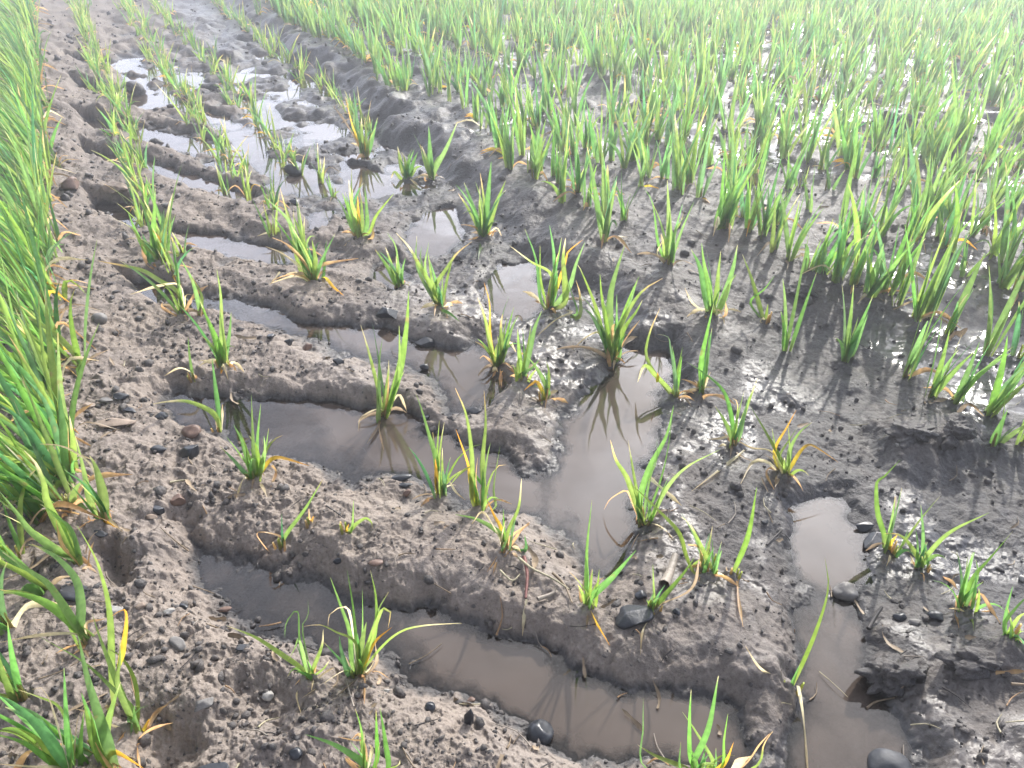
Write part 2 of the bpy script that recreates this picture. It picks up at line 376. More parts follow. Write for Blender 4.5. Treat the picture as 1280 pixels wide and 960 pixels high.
def blade_geo(path, w, kind, face, rnd, n=10, shrink_base=True, jitter=.25, tipfrac=None):
    """a folded, tapering leaf along a path; returns verts, quads, colours"""
    P = catmull(path, n); s = np.linspace(0, 1, n)
    T = np.gradient(P, axis=0); T /= np.linalg.norm(T, axis=1)[:, None] + 1e-12
    base = .45 if shrink_base else .8
    prof = (base + (1 - base) * np.clip(s / .3, 0, 1) ** .8) * np.clip((1 - s) / rnd.uniform(.5, .75), 0, 1) ** .8
    if kind in 'odp': prof = (.75 + .25 * np.sin(s * 9 + rnd.random() * 6)) * np.clip((1 - s) / .25, .15, 1)
    prof = np.maximum(prof, .05)
    tw = rnd.uniform(-.9, .9) + rnd.uniform(-.6, .6) * s
    verts = []; 
    for i in range(n):
        t = T[i]; f = face - t * np.dot(face, t); f /= np.linalg.norm(f) + 1e-9
        side = np.cross(t, f)
        c, sn = math.cos(tw[i]), math.sin(tw[i])
        side, f = side * c + f * sn, f * c - side * sn
        hw = w * .5 * prof[i]
        verts += [P[i] - side * hw, P[i] - f * hw * .38, P[i] + side * hw]
    V = np.array(verts)
    fa = []
    for i in range(n - 1):
        a = i * 3; fa += [(a, a+1, a+4, a+3), (a+1, a+2, a+5, a+4)]
    c0 = np.array(PAL[kind]) * rnd.uniform(1 - jitter, 1 + jitter)
    if kind in 'gG': c0 = c0 * np.array([rnd.uniform(.75, 1.35), 1, rnd.uniform(.7, 1.4)])
    cols = np.repeat(c0[None], n, 0)
    if kind in 'gGy':
        pale = np.array([.20,.20,.07]); k = np.clip(1 - s / .22, 0, 1)[:, None] * .6
        cols = cols * (1 - k) + pale * k
        tf = tipfrac if tipfrac is not None else (rnd.uniform(.72, .9) if kind == 'y' else rnd.uniform(.93, 1.1))
        k = sstep(tf - .06, tf + .08, s)[:, None]
        tip = np.array([.42,.30,.13]) if rnd.random() < .4 else np.array([.43,.38,.21])
        cols = cols * (1 - k) + tip * k
    elif kind == 'p':
        k = np.clip(s * 1.3 - .4, 0, 1)[:, None]; cols = cols * (1 - k) + np.array([.38,.29,.15]) * k
    elif kind == 'Y':
        k = np.clip(s, 0, 1)[:, None]; cols = np.array([.28,.28,.03]) * (1 - k) + np.array([.48,.23,.03]) * k
    elif kind == 'o':
        k = (.5 + .5 * np.sin(s * 11 + rnd.random() * 6))[:, None] * .4; cols = cols * (1 - k) + np.array([.48,.33,.13]) * k
    cols = np.repeat(cols, 3, 0); cols[1::3] *= 1.18; cols[0::3] *= .95
    return V, np.array(fa), cols
def join(parts):
    vs, fs, cs, o = [], [], [], 0
    for v, f, c in parts:
        vs.append(v); fs.append(f + o); cs.append(c); o += len(v)
    return np.vstack(vs), np.vstack(fs), np.vstack(cs)
def tube_geo(P, r0, r1, c0, c1, k=7):
    P = np.asarray(P, float); n = len(P); vs = []; cs = []
    T = np.gradient(P, axis=0)
    for i in range(n):
        t = T[i] / (np.linalg.norm(T[i]) + 1e-12); a = np.cross(t, (.31, .9, .2)); a /= np.linalg.norm(a); b = np.cross(t, a)
        f = i / (n - 1); r = r0 + (r1 - r0) * f
        for q in range(k):
            an = 2 * math.pi * q / k; vs.append(P[i] + (a * math.cos(an) + b * math.sin(an)) * r)
            cs.append(np.array(c0) * (1 - f) + np.array(c1) * f)
    fa = [(i*k+q, i*k+(q+1) % k, (i+1)*k+(q+1) % k, (i+1)*k+q) for i in range(n-1) for q in range(k)]
    return np.array(vs), np.array(fa), np.array(cs)
KNAME = dict(g='green_blade', G='green_blade', y='green_blade', Y='yellow_blade', o='withered_blade', p='withered_blade', d='withered_blade')
KLAB = dict(y='green blade dying back to a yellow tip', Y='yellow blade', o='orange withered blade', p='pale straw coloured withered blade', d='brown withered blade')

def seedling(label, bx, by, spec, group='cereal seedlings left standing in the wheel track', stem=True):
    B = hit(bx, by); rnd = random.Random(int(bx * 7 + by * 131)); BASES.append((B[0], B[1], .0045, .011)); nrm = B[:2] / np.linalg.norm(B[:2]); dist = math.hypot(B[1] * CP + (HC - B[2]) * SP, 0)
    root = link('cereal_seedling', None); root.location = B; tag(root, label, 'seedling', group)
    toward = np.array([-nrm[0], -nrm[1], .7]); toward /= np.linalg.norm(toward)
    top = 0
    for item in spec.split(';'):
        item = item.strip()
        if not item: continue
        tk = item.split(); start = '!' in item; t0 = tk[0]
        kind = t0[0]; wpx = float(t0[1:] or 7)
        pts = [tuple(map(float, q.lstrip('!').split(','))) for q in tk[1:]]
        ox, oy = rnd.uniform(-.004, .004), rnd.uniform(-.004, .004)
        if not start:
            if math.hypot(pts[0][0] - bx, pts[0][1] - by) > 5: pts = [(bx + rnd.uniform(-2.5, 2.5), by + rnd.uniform(-1, 1))] + pts
        total = sum(math.dist(pts[i], pts[i+1]) for i in range(len(pts)-1)); lean = rnd.uniform(-.28, .28) if kind in 'gGyY' else rnd.uniform(-.15, .15)
        acc = 0; P3 = []; plen = total / F * dist
        for i, (px, py) in enumerate(pts):
            if i: acc += math.dist(pts[i], pts[i-1]) / total
            off = lean * plen * acc + (oy if i == 0 else 0)
            d = ray(px, py); t = (B[:2] @ nrm + off) / (d[:2] @ nrm); p = np.array([0, 0, HC]) + d * t
            g = max(hz(p[0], p[1]), 0)
            if p[2] < g + .002:
                if i == 0 and not start: p[2] = g - .004
                else: p = hit(px, py); p[2] += .003
            P3.append(p)
        V, fa, c = blade_geo(P3, wpx * ((1.05 if bx < 180 else .84) if kind in 'gGyY' else .72) / F * dist, kind, toward, rnd, n=max(9, 3 * len(pts) + 3))
        o = link(KNAME[kind], mesh('blade', V - B, fa, c), M_LEAF, root)
        if kind in KLAB: o['label'] = KLAB[kind]
        if kind in 'gGy': top = max(top, by - min(q[1] for q in pts))
    if spec.count(';') >= 4 and top > 25:
        for k in range(rnd.choice((7, 8, 10, 12))):       # thin tillers and dead wisps between the big leaves
            dead = rnd.random() < .40; L = top / F * dist * (rnd.uniform(.2, .42) if dead else rnd.uniform(.4, .98)); a = rnd.uniform(0, 6.283); sp = rnd.uniform(.5, 1.2) if dead else rnd.uniform(.05, .5); dr = rnd.uniform(.4, .9) if dead else rnd.choice((0, .1, .1, .5))
            q0 = B + np.array([rnd.uniform(-.006, .006), rnd.uniform(-.006, .006), -.003])
            P3 = [q0 + np.array([math.cos(a) * sp * L * (s_ + s_ * s_) / 2, math.sin(a) * sp * L * (s_ + s_ * s_) / 2, L * (s_ - dr * s_ ** 2.5)]) for s_ in (0, .3, .6, .85, 1)]
            kind = rnd.choice('pdo') if dead else rnd.choice('ggGy')
            V, fa, c = blade_geo(P3, rnd.uniform(3.2, 6.2) / F * dist, kind, toward, rnd, n=9)
            o = link(KNAME[kind], mesh('blade', V - B, fa, c), M_LEAF, root)
            if kind in KLAB: o['label'] = KLAB[kind]
    if stem:
        parts = []
        for k in range(rnd.choice((2, 3, 3))):
            a = rnd.uniform(0, 6.28); r = rnd.uniform(.001, .005); h = rnd.uniform(.008, .017)
            p0 = np.array([math.cos(a) * r, math.sin(a) * r, -.008]); p1 = p0 * np.array([1.6, 1.6, 0]) + np.array([0, 0, h])
            brown = rnd.random()
            parts.append(tube_geo([p0, (p0 + p1) / 2, p1], .0021, .0007, (.20,.13,.08), (.36,.29,.16) if brown < .5 else (.24,.28,.09)))
        link('stem', mesh('stem', *join(parts)), M_LEAF, root)
    return root

def auto_blades(n, h, rnd, mix, lean_bias=(0, 0), spread=.35, width=.0075, seg=8, droop=.25):
    """blades of one seedling about its own base, split by kind"""
    gr, wi = [], []
    for k in range(n):
        a = rnd.uniform(0, 6.283); L = h * rnd.uniform(.55, 1.08); sp = spread * rnd.uniform(.1, 1)
        dx, dy = math.cos(a) * sp + lean_bias[0] * rnd.uniform(.1, 1.7), math.sin(a) * sp + lean_bias[1] * rnd.uniform(.5, 1.4)
        dr = droop * rnd.uniform(0, 1) ** 2 * (2.4 if rnd.random() < .22 else 1)
        o = np.array([rnd.uniform(-.006, .006), rnd.uniform(-.006, .006), -.004])
        bend = rnd.uniform(.2, 1.1)
        path = [o + np.array([dx * L * (s * (1-bend*.5) + bend*.5 * s * s), dy * L * (s * (1-bend*.5) + bend*.5 * s * s), L * (s - dr * s * s * 1.2)]) for s in (0, .3, .55, .8, 1)]
        kind = rnd.choices('gGy', mix[:3])[0]
        fa = np.array([rnd.uniform(-.6, .6), -1, rnd.uniform(0, .5)]); fa /= np.linalg.norm(fa)
        gr.append(blade_geo(path, width * rnd.uniform(.45, 1.2), kind, fa, rnd, n=seg))
    for k in range(rnd.choices((0, 1, 2, 3), mix[3])[0]):
        a = rnd.uniform(0, 6.283); L = h * rnd.uniform(.25, .6); kd = rnd.choice('ooYpd'); up = rnd.uniform(.15, .5)
        path = [np.array([0, 0, .002]), np.array([math.cos(a) * L * .35, math.sin(a) * L * .35, L * up]), np.array([math.cos(a) * L * .8, math.sin(a) * L * .8, L * up * .35 + .002])]
        wi.append(blade_geo(path, width * rnd.uniform(.5, .85), kd, np.array([0, -.8, .6]), rnd, n=seg))
    return gr, wi
def auto_seedling(x, y, label, n, h, seed, mix, group, **kw):
    rnd = random.Random(seed); z = max(hz(x, y), -.002); BASES.append((x, y, .004, .012))
    root = link('cereal_seedling', None); root.location = (x, y, z); tag(root, label, 'seedling', group)
    gr, wi = auto_blades(n, h, rnd, mix, **kw)
    link('green_blades', mesh('green_blades', *join(gr)), M_LEAF, root)
    if wi: link('withered_blades', mesh('withered_blades', *join(wi)), M_LEAF, root)
    st = []
    for k in range(2):
        q = rnd.uniform(-.004, .004); st.append(tube_geo([(q, 0, -.01), (q, .001, .006), (q*1.4, .001, .02)], .0019, .0006, (.18,.13,.08), (.28,.28,.11), 5))
    link('stem', mesh('stem', *join(st)), M_LEAF, root)
    return root
# ------------------------------------------------------------------ seedlings read off the photograph
S = seedling
NL = 'seedlings of the dense stand along the left edge'
S('large green seedling with long leaves arching left, bottom left beside crumbly mud', 172, 916, 'g11 168,890 145,865 105,828 50,796; g9 145,850 126,800 115,767; g6 173,890 168,850 152,822 135,811; g7 148,860 150,825 150,800; Y7 !148,835 153,815 158,778 155,762 140,770; Y5 180,912 187,900 185,915; o7 163,917 147,932; p5 150,910 128,902', NL)
S('broad upright leaf seedling cut by the bottom edge, left of the arching one', 146, 975, 'G14 130,915 110,850 99,800 98,795; g8 124,940 116,905 113,890; o6 128,945 119,928', NL)
S('tall single upright blade behind the bottom left seedling', 146, 893, 'g12 140,845 137,765 124,710 110,680 96,657; d5 144,880 118,890 90,885', NL)
S('green seedling with broad leaves fanning left over the blue grey stone', 113, 806, 'g13 98,785 78,767 45,748 0,737; g11 94,780 78,755 60,730 42,717 3,690; G12 102,788 101,755 95,725 72,698 40,680; p6 97,793 50,794 0,803; o5 108,780 125,775 135,772; p4 106,782 122,772', NL)
S('drooping green seedling cut by the bottom left corner, nearest the camera', 92, 972, 'G12 75,945 52,912 20,882 0,870; g9 70,955 48,925 22,910; g10 110,962 85,930 50,895; y7 88,925 75,885 45,870 22,862; G9 85,925 82,880 80,835; p6 72,960 35,958 0,955; g9 40,935 20,925 0,918; p4 60,870 40,862; d6 100,890 135,872', NL)
S('seedling leaning left with a straw coloured blade lying at its foot, above the shaded dip', 130, 656, 'g11 131,640 128,615 120,585 112,570; G11 126,632 105,605 80,587; p6 118,590 98,568 75,557 50,555; g9 114,630 105,590 98,560 94,545; p5 133,648 155,668; Y4 128,650 150,664', NL)
S('yellowing seedling with orange sheath, at the left edge below the dense stand', 103, 708, 'g9 92,680 75,650 58,635 50,630; g9 95,690 72,655 60,640; o7 80,685 73,665 70,650; g11 98,700 70,690 35,680; y10 62,635 55,605 45,580 30,563; p6 110,715 88,712; g8 100,700 88,660 62,642; g9 45,670 20,640 0,615', NL)
S('broad upright leaf at the right rim of the dense left stand', 88, 598, 'g15 83,575 78,530 73,480; G10 80,580 70,540 55,500 30,470; y8 90,590 92,560 87,520; o5 86,560 85,535; g10 85,585 100,570; G11 70,590 40,545 20,520 0,505', NL)

T1 = 'cereal seedlings left standing in the wheel track'
S('bushy seedling with a long blade reaching right to a straw tip, lower left', 446, 846, 'g8 440,830 437,790 425,755 413,722; g7 445,800 441,757 434,713; g5 453,790 453,737; g7 468,795 470,750 463,713; g6 468,780 475,758 486,740; y8 470,780 479,761 488,764 485,785; y7 474,812 500,790 530,782 577,779; p6 438,770 428,759 412,768 410,786; y7 445,805 420,790 400,781 380,783; g12 450,815 458,778; y9 444,842 455,820 467,790; G9 437,845 427,815 424,795; G6 430,830 405,803; Y8 467,805 490,784; d7 470,830 469,803; d7 452,848 435,862 417,880; o6 456,850 456,883; p5 432,838 402,860 378,876; p8 460,838 469,824; o5 470,842 488,852')
S('thin straggling seedling with a pale blade reaching left, left of the bushy one', 388, 850, 'y7 390,840 402,808 404,787; y7 380,838 352,818 320,797 283,782; g5 387,845 375,805 372,764 358,778 356,797; G4 378,787 385,770 385,750; g6 374,800 368,812 360,825; o5 392,842 396,832; p4 385,852 372,870 377,895; y6 392,846 405,835 412,825')
S('seedling at the bottom edge with orange withered blades, below the bushy one', 458, 972, 'g10 455,955 420,932 382,918; g7 471,950 471,925 470,887; g8 485,965 482,930 475,885; y8 455,945 455,914; g5 452,915 444,886; o6 456,930 440,925 422,921; o7 !455,925 448,918 440,924; o7 432,948 450,958; y9 495,958 500,950; p7 465,938 460,930')
S('short compact tuft left of the muddy middle print, yellow blade pointing right', 319, 600, 'g7 318,585 316,545 314,493; g6 321,580 322,545 326,505; g5 330,575 333,555 336,535; g8 312,585 303,553 292,531; G8 305,590 292,575 275,558; g9 324,590 320,560 312,545; Y7 335,578 350,572 386,582; o6 !340,582 345,590 339,612; p5 305,598 296,626; g7 326,590 331,565 330,545; o7 318,596 305,592')
S('sparse seedling with one slanting blade and orange bent leaf, above the lower print', 354, 690, 'g7 355,673 382,635 403,600; G4 353,672 352,642; o6 353,672 330,665 321,668 333,686 348,705; d6 354,682 354,670')
S('tiny broken seedling with a pale bent tip, on the middle bar', 433, 668, 'y8 437,664 445,655 457,648 464,653 466,664; g4 440,660 442,625; Y5 434,660 436,655')
S('tiny stub of orange leaf on the middle bar', 388, 657, 'o6 387,650 386,636; p4 390,650 396,645; Y5 388,655 392,645')
S('tall narrow seedling hanging over the water with dry roots, on the bar left of centre', 480, 520, 'g8 475,508 474,454 478,424; g11 487,505 500,460 508,410 511,364; g8 490,500 499,460 499,407; p5 497,494 505,505 509,518; d6 475,515 473,535 459,558; d4 474,535 480,565; p4 474,511 452,525 448,541; y10 481,510 485,470 486,450; o6 484,500 486,470; g8 474,530 473,505 470,480')
S('two bladed seedling with a yellow sheath and pale blade tilting right, beside the middle water', 550, 622, 'g9 545,575 538,550 528,515 520,492; g7 545,580 543,560 541,540; g8 552,612 548,590 545,573; Y9 546,600 544,573; d8 548,615 543,592; y6 553,610 570,593 590,583; p5 !561,600 570,615 582,628')
S('taller seedling with a yellow pointed blade, standing between the middle water and the bar', 600, 638, 'y8 590,625 590,572 583,520 569,485; Y7 588,602 585,580 570,537; y10 606,632 603,580 607,530 605,488; g6 619,635 617,610 625,557; g8 588,590 602,605 614,625; o6 595,600 597,572; d6 590,630 590,600; d6 600,635 602,605; y5 !588,583 575,592 562,607; o5 620,625 640,630')
S('withered orange and yellow seedling above the tangle of dead straw', 631, 688, 'Y8 626,660 618,645 609,625; g8 626,668 598,650 569,643; p5 618,660 603,640 590,655; g5 630,665 629,636; y6 635,665 648,635 652,598; o6 638,672 650,662 662,653; o5 630,685 618,705 609,718; o6 634,685 650,665 662,655; o4 628,688 621,705 616,722; G7 656,688 656,668; p5 626,678 632,650; o6 640,690 630,700')
S('sturdy three bladed seedling with a yellow blade lying over the edge of the lowest water', 735, 760, 'g7 733,740 733,715 734,680 740,625; g10 736,750 765,722 795,688; g6 737,742 739,725 741,712; Y8 732,755 747,785 762,810; o6 727,755 723,735; p4 738,762 748,775')
S('small seedling leaning right behind the black flat stone', 817, 764, 'g5 818,757 817,730 816,705; g10 820,757 852,720 868,697; p4 815,767 803,792 800,822; d5 826,755 865,735 875,690; Y5 816,770 819,758')
S('large spreading seedling at the foot of the long central puddle', 805, 657, 'y9 800,645 785,600 770,575 763,550; y6 797,620 790,580 785,550; g11 800,625 812,585 833,545 842,507; g7 825,602 835,560 842,510; g7 812,600 821,575 821,547; g11 812,652 832,612 858,584 900,562; o6 795,640 785,615 775,616 762,625 755,637; p8 !812,597 852,632; d5 805,660 795,675 787,692; o6 805,645 802,628; G8 800,650 795,620')
S('seedling whose leaf arches left over the wet mud, right of the central puddle', 885, 716, 'g8 868,720 858,695 848,665 820,635 788,604; y7 890,712 875,680 862,655 851,646; G5 892,712 902,677; o6 !860,681 870,682 877,688 875,715 873,730; y7 866,712 875,700 884,697', T1)
S('single upright blade with an orange leaf hanging down, on the wet bar', 914, 722, 'g9 917,715 935,670 946,609; d6 910,722 908,708; o6 920,722 922,750 928,787')
S('single broad blade rising beside the muddy pool with a long straw blade at its foot', 988, 864, 'g11 989,860 1018,794 1035,737 1031,697; p6 985,858 951,840 932,808; p10 !998,858 1003,900 1008,960 1010,980; g6 990,855 1000,830')
S('green and pale yellow seedling cut by the bottom edge, in front of the lowest water', 875, 972, 'g8 863,950 862,900 864,862; g11 866,957 885,912 898,845; g8 893,958 870,915 853,890; G4 805,962 804,910 804,873; y8 853,962 820,945 797,931; o5 !808,958 822,948 840,962; g5 902,960 905,925 910,892; Y8 905,955 917,928; p14 912,965 925,952 940,945; y6 942,960 955,930 966,914; g5 850,965 851,927; o5 925,960 950,930 962,917; G7 893,960 895,935')
S('seedling with one blade folded sharply over, beside the small bright pool', 1110, 692, 'g8 1107,675 1097,640 1096,603 1103,598 1125,575; g6 1112,670 1115,650 1119,621; Y7 1113,680 1122,668; d8 1109,690 1111,680; g5 1104,690 1101,655; d6 1106,690 1118,680')
S('seedling with a long thin blade reaching right, right of the small bright pool', 1152, 712, 'g5 1152,705 1154,670 1151,631; g7 1155,700 1185,667 1236,641; y7 1150,702 1135,678 1122,668 1106,667; o7 1155,715 1185,728 1195,740; o4 1150,712 1140,700')
S('broad bladed seedling with two withered leaves hanging down, near the right edge', 1205, 764, 'g11 1203,760 1215,725 1240,695 1266,664; g9 1200,755 1210,715 1218,690; g7 1198,758 1206,725 1216,690; o7 1198,745 1193,765 1197,788; o7 !1212,758 1225,742 1238,760 1249,783; g6 1208,765 1214,780 1215,792; g6 1208,755 1222,720 1220,700')
S('seedling with drooping leaf at the right edge above the shaded clods', 1262, 800, 'g9 1255,782 1270,760 1295,735; g6 1256,778 1260,755 1266,733; g8 1265,790 1255,798 1235,803; G9 1270,795 1290,820; y6 1262,790 1275,770 1290,765', T1)
S('small brown based seedling with drooping dead leaf, right of the central puddle', 916, 558, 'g7 917,541 907,494 885,470 858,452; g8 914,545 905,525 894,508; y5 920,535 922,505 916,498; G7 924,545 930,520 936,495; p6 914,546 900,548 882,552; d8 916,552 912,575; p8 !930,565 922,572 890,597 864,617')
S('untidy seedling with an arched yellow to orange leaf, above the small bright pool', 980, 594, 'g9 981,585 960,545 937,506; Y7 968,565 985,532 995,513; g7 974,572 990,545 998,533; Y8 988,585 1000,565 1011,556 1025,562 1048,578; o6 965,585 957,595 967,615; p6 960,578 941,578 925,608; p5 965,565 940,560 924,552; g5 972,575 965,535; g6 985,580 988,560 1000,540 1015,528; d8 975,590 968,612; d7 965,575 955,568')
S('one long upright blade with a brown dead leaf, at the right of the central puddle', 878, 494, 'g9 877,480 877,450 884,415 892,380; g8 879,480 885,440 890,410; o5 877,488 885,470; d6 872,488 860,490 851,504; p4 880,486 888,465')
S('big vigorous seedling standing at the head of the central puddle, mirrored in it', 765, 452, 'g11 755,425 745,385 728,342 722,331; g10 753,412 740,385 725,368; g7 758,405 752,370 750,343; g13 762,410 763,370 770,340 781,306; g8 770,420 785,385 797,350; y8 775,410 800,367 828,348; g9 780,412 795,390 803,375; g7 775,445 771,395 771,368; o7 766,410 772,405 779,402; o7 777,432 788,415 800,400; o8 762,460 758,428; p5 752,418 735,420 715,440; G10 758,430 740,395 728,385; d8 768,456 766,430')
S('tangled seedling with a yellow curling leaf, beside the grey water right of centre', 687, 388, 'g7 676,375 670,325 656,286; y7 690,345 665,328 637,307; g5 676,350 675,307; g9 694,362 692,315 687,282; g7 690,360 698,320 702,297; y10 706,378 704,325 707,298; Y6 706,330 710,315 728,300; g9 710,362 720,330 731,303; o6 684,385 688,352; g7 720,396 714,365 708,345; p5 715,392 695,402 672,422; y7 722,400 725,370 720,350; d8 686,392 684,365; p6 690,345 700,340', T1)
S('green seedling of upright blades with a thin pale curl, on the dark bank', 887, 394, 'g11 884,382 875,335 864,312; g8 887,365 880,330 877,304; g8 895,372 898,340 901,314; g11 900,384 915,340 922,306; p4 877,388 865,378 856,360; o6 906,395 907,375; g9 898,388 912,355 920,343; o5 885,392 881,400; p4 902,400 905,408')
S('single upright blade with two thin companions, in the shade of the dark bank', 836, 330, 'g9 837,318 836,270 834,225; g6 823,305 816,255 805,235; y6 842,295 850,280 855,264; g6 844,290 850,278 856,271; p4 822,318 827,303', 'seedlings at the edge of the dense stand')
S('seedling of one long leaning blade with a thin curled base, right of the dark bank', 957, 404, 'g9 953,395 940,350 928,318; p4 955,398 950,405 965,412; g5 938,378 955,362 968,345; g5 957,400 960,380', 'seedlings at the edge of the dense stand')
S('bent seedling drooping with a yellow tip into the central puddle', 845, 498, 'y9 842,492 820,470 806,457 797,478; y6 810,452 811,420 825,385; G7 843,465 838,435 835,421 822,418; g5 846,480 843,450 840,432; d7 845,498 838,490; Y7 !822,478 822,465')
S('busy yellow tipped seedling on the tongue of mud between two pools', 622, 460, 'y8 616,447 606,397 597,372; Y6 613,420 612,380 605,353; g8 623,447 627,400 636,370; g7 630,444 640,410 648,394; y8 617,447 603,432 594,427; g8 622,450 640,430 655,432; p8 635,428 645,440; o5 622,460 615,475; o5 626,462 627,485; o7 630,458 640,465 648,476; g8 625,445 622,420; y9 628,450 626,410 628,393; o6 618,455 605,445 600,448')
S('three bladed green seedling right of the yellow tipped one on the mud tongue', 653, 476, 'g8 653,470 649,440 647,411; g9 655,470 667,415 677,389; g7 654,460 660,430 664,405; y7 648,468 650,445 660,440; g6 650,470 665,460 675,448')
S('short seedling with a hanging brown leaf at the right end of the mud tongue', 682, 502, 'g7 683,485 672,462 658,444; G6 683,490 684,465; o7 681,495 685,485 681,515; Y7 672,478 665,480 655,488; g6 685,485 686,465 683,452')
S('leggy seedling with brown lower stalk and a pale blade to the right', 550, 386, 'y8 552,380 527,337 512,310 495,291; g7 550,372 543,345 537,325; y7 543,362 560,333 572,316 590,302; o6 553,388 545,372 532,345; g5 540,350 535,315; G5 522,335 521,295; G5 527,330 527,308; g6 532,340 536,303; o6 553,390 560,400; g6 563,395 575,405')
S('thin seedling with red brown roots above the black stone', 500, 360, 'g8 495,355 485,335 469,312; g7 499,352 495,310 484,291; d5 498,362 490,377; o6 502,362 506,350; p4 505,360 512,352; g5 500,350 497,330')
S('bushy seedling with orange blade pointing right, on the bar at left of centre', 393, 352, 'g9 390,345 378,300 366,268; g9 388,340 372,305 360,275 330,245; g8 395,345 405,320 419,292; g7 404,350 406,320 408,300; p6 382,340 355,318 332,308; o7 398,335 410,329 448,323; Y6 406,350 418,362 430,372; o6 378,325 358,305 340,297; p5 372,345 350,350 337,355; g10 385,345 376,320 370,285; g8 392,350 394,325 390,300; g8 380,345 370,320 365,300; p6 !350,340 338,355')
S('upright seedling with yellow stripes standing in the wet beside the left pools', 448, 297, 'g9 445,290 440,265 437,240; y9 452,290 452,260 450,240; g8 458,285 458,260 456,235; g6 462,290 470,270 492,242; g8 440,285 430,262 420,245; y8 450,285 440,255 436,225; p6 !455,295 445,300 430,310; o6 465,300 466,280; Y7 450,290 448,268 447,245')
S('neat tuft of upright blades at the head of the small blue pool', 605, 297, 'g9 602,290 590,255 580,228; y8 604,290 600,260 600,232; g10 606,285 611,235 614,202; g9 610,285 620,255 632,226; y7 598,285 586,262 573,242; o6 605,298 595,300 586,302; o5 615,295 618,285; G7 605,300 600,315 598,327; g9 600,290 594,270 586,250; p5 620,285 627,295; g8 608,290 606,265')
S('one tall blade with a broken pale leaf, at the left end of the upper print', 280, 459, 'g9 278,447 277,410 276,370 271,337; g11 274,435 262,405 250,380; g7 283,440 287,415 289,390; y6 272,425 264,432 256,440; p8 277,453 262,452 248,450; o7 283,450 290,460 297,467; Y5 279,455 277,470', T1)
S('thin slanting blade next to the orange sheath seedling, at the left of the track', 251, 398, 'g7 248,380 240,350 225,322; y7 250,392 252,370 240,345; d5 251,396 251,385', T1)
S('seedling with wide orange sheath and a pale blade stretching far left', 229, 394, 'y7 222,365 198,350 175,337 122,326; g7 228,387 222,345 213,292; o9 230,392 240,372; p6 226,358 200,357 163,368; Y7 229,390 226,355; g6 226,370 222,330; p6 232,370 243,369; o6 204,385 203,378', T1)
S('bunch of green blades with a yellow heart, left of the long pool', 200, 328, 'g10 196,315 184,275 172,240; g10 192,305 193,265 194,235; y8 175,300 165,285 142,273; y9 200,320 196,300 186,285; Y8 204,322 200,300 190,287; g8 206,322 205,290 205,262; g8 208,320 211,298 210,283; o7 192,338 182,325 176,300; G9 190,330 185,310 178,292; y8 198,325 200,300 208,280; o5 195,335 190,328; g7 186,320 170,290 160,265', T1)
S('stunted seedling with a bent pale leaf on the edge of the middle print', 243, 478, 'G5 241,470 237,445 235,421; p5 242,468 225,460 205,470; o6 245,470 247,478; d6 243,475 240,465', T1)
S('single blade with a long leaf drooping left to a yellow tip, beside the print', 274, 542, 'g7 274,520 270,490 265,448; y8 272,525 262,513 235,502 210,502 191,505; p6 275,540 278,505; d8 273,540 270,525', T1)
S('pair of blades spread like a V on the dark bank above the blue pool', 541, 226, 'g8 538,210 537,180 536,158; g7 545,210 558,185 572,152; o6 532,228 531,220; y6 530,200 525,180; G7 540,220 538,200', T1)
S('low yellow green tuft with splayed blades left of the V shaped pair', 507, 224, 'y7 504,220 500,200 497,183; y7 508,220 506,200 502,190; g7 512,220 516,205 522,190; y6 500,222 493,215 489,225; o5 505,228 500,238; g6 510,222 520,210 528,208; p5 513,226 524,235', T1)
S('seedling with yellowed inner blade and dry leaf to its left, by upper pools', 456, 196, 'd5 448,180 430,150 416,132; Y6 452,188 440,155 432,122; g9 456,185 446,165 438,148; y8 455,190 452,165 452,147; g7 461,190 466,170 472,147; Y7 457,195 455,170; G7 447,160 444,130 442,112; o5 460,192 460,178', T1)

for i_, (px, py, n_, h_, lab_) in enumerate([
 (22, 705, 7, .13, 'ragged tuft at the left edge under the dense left stand'), (48, 660, 8, .14, 'full tuft just below the end of the dense left stand'),
 (14, 790, 6, .11, 'low tuft at the left edge beside the broad leaves over the blue grey stone'), (30, 880, 7, .10, 'low spreading tuft at the left edge above the corner'),
 (64, 938, 6, .09, 'short tuft between the arching leaves at the bottom left'), (84, 640, 6, .12, 'tuft at the lower right end of the dense left stand'),
 (128, 950, 4, .07, 'little tuft on the bottom edge beside the broad upright leaf'), (60, 742, 5, .10, 'thin tuft behind the long blue grey stone')]):
    p = hit(px, py)
    auto_seedling(p[0], p[1], lab_, n_, h_, 900 + i_, (6, 3, 1.2, (1, 3, 4, 2)), NL, lean_bias=(-.45, .1), spread=.6, width=.0078, droop=.6, seg=12)

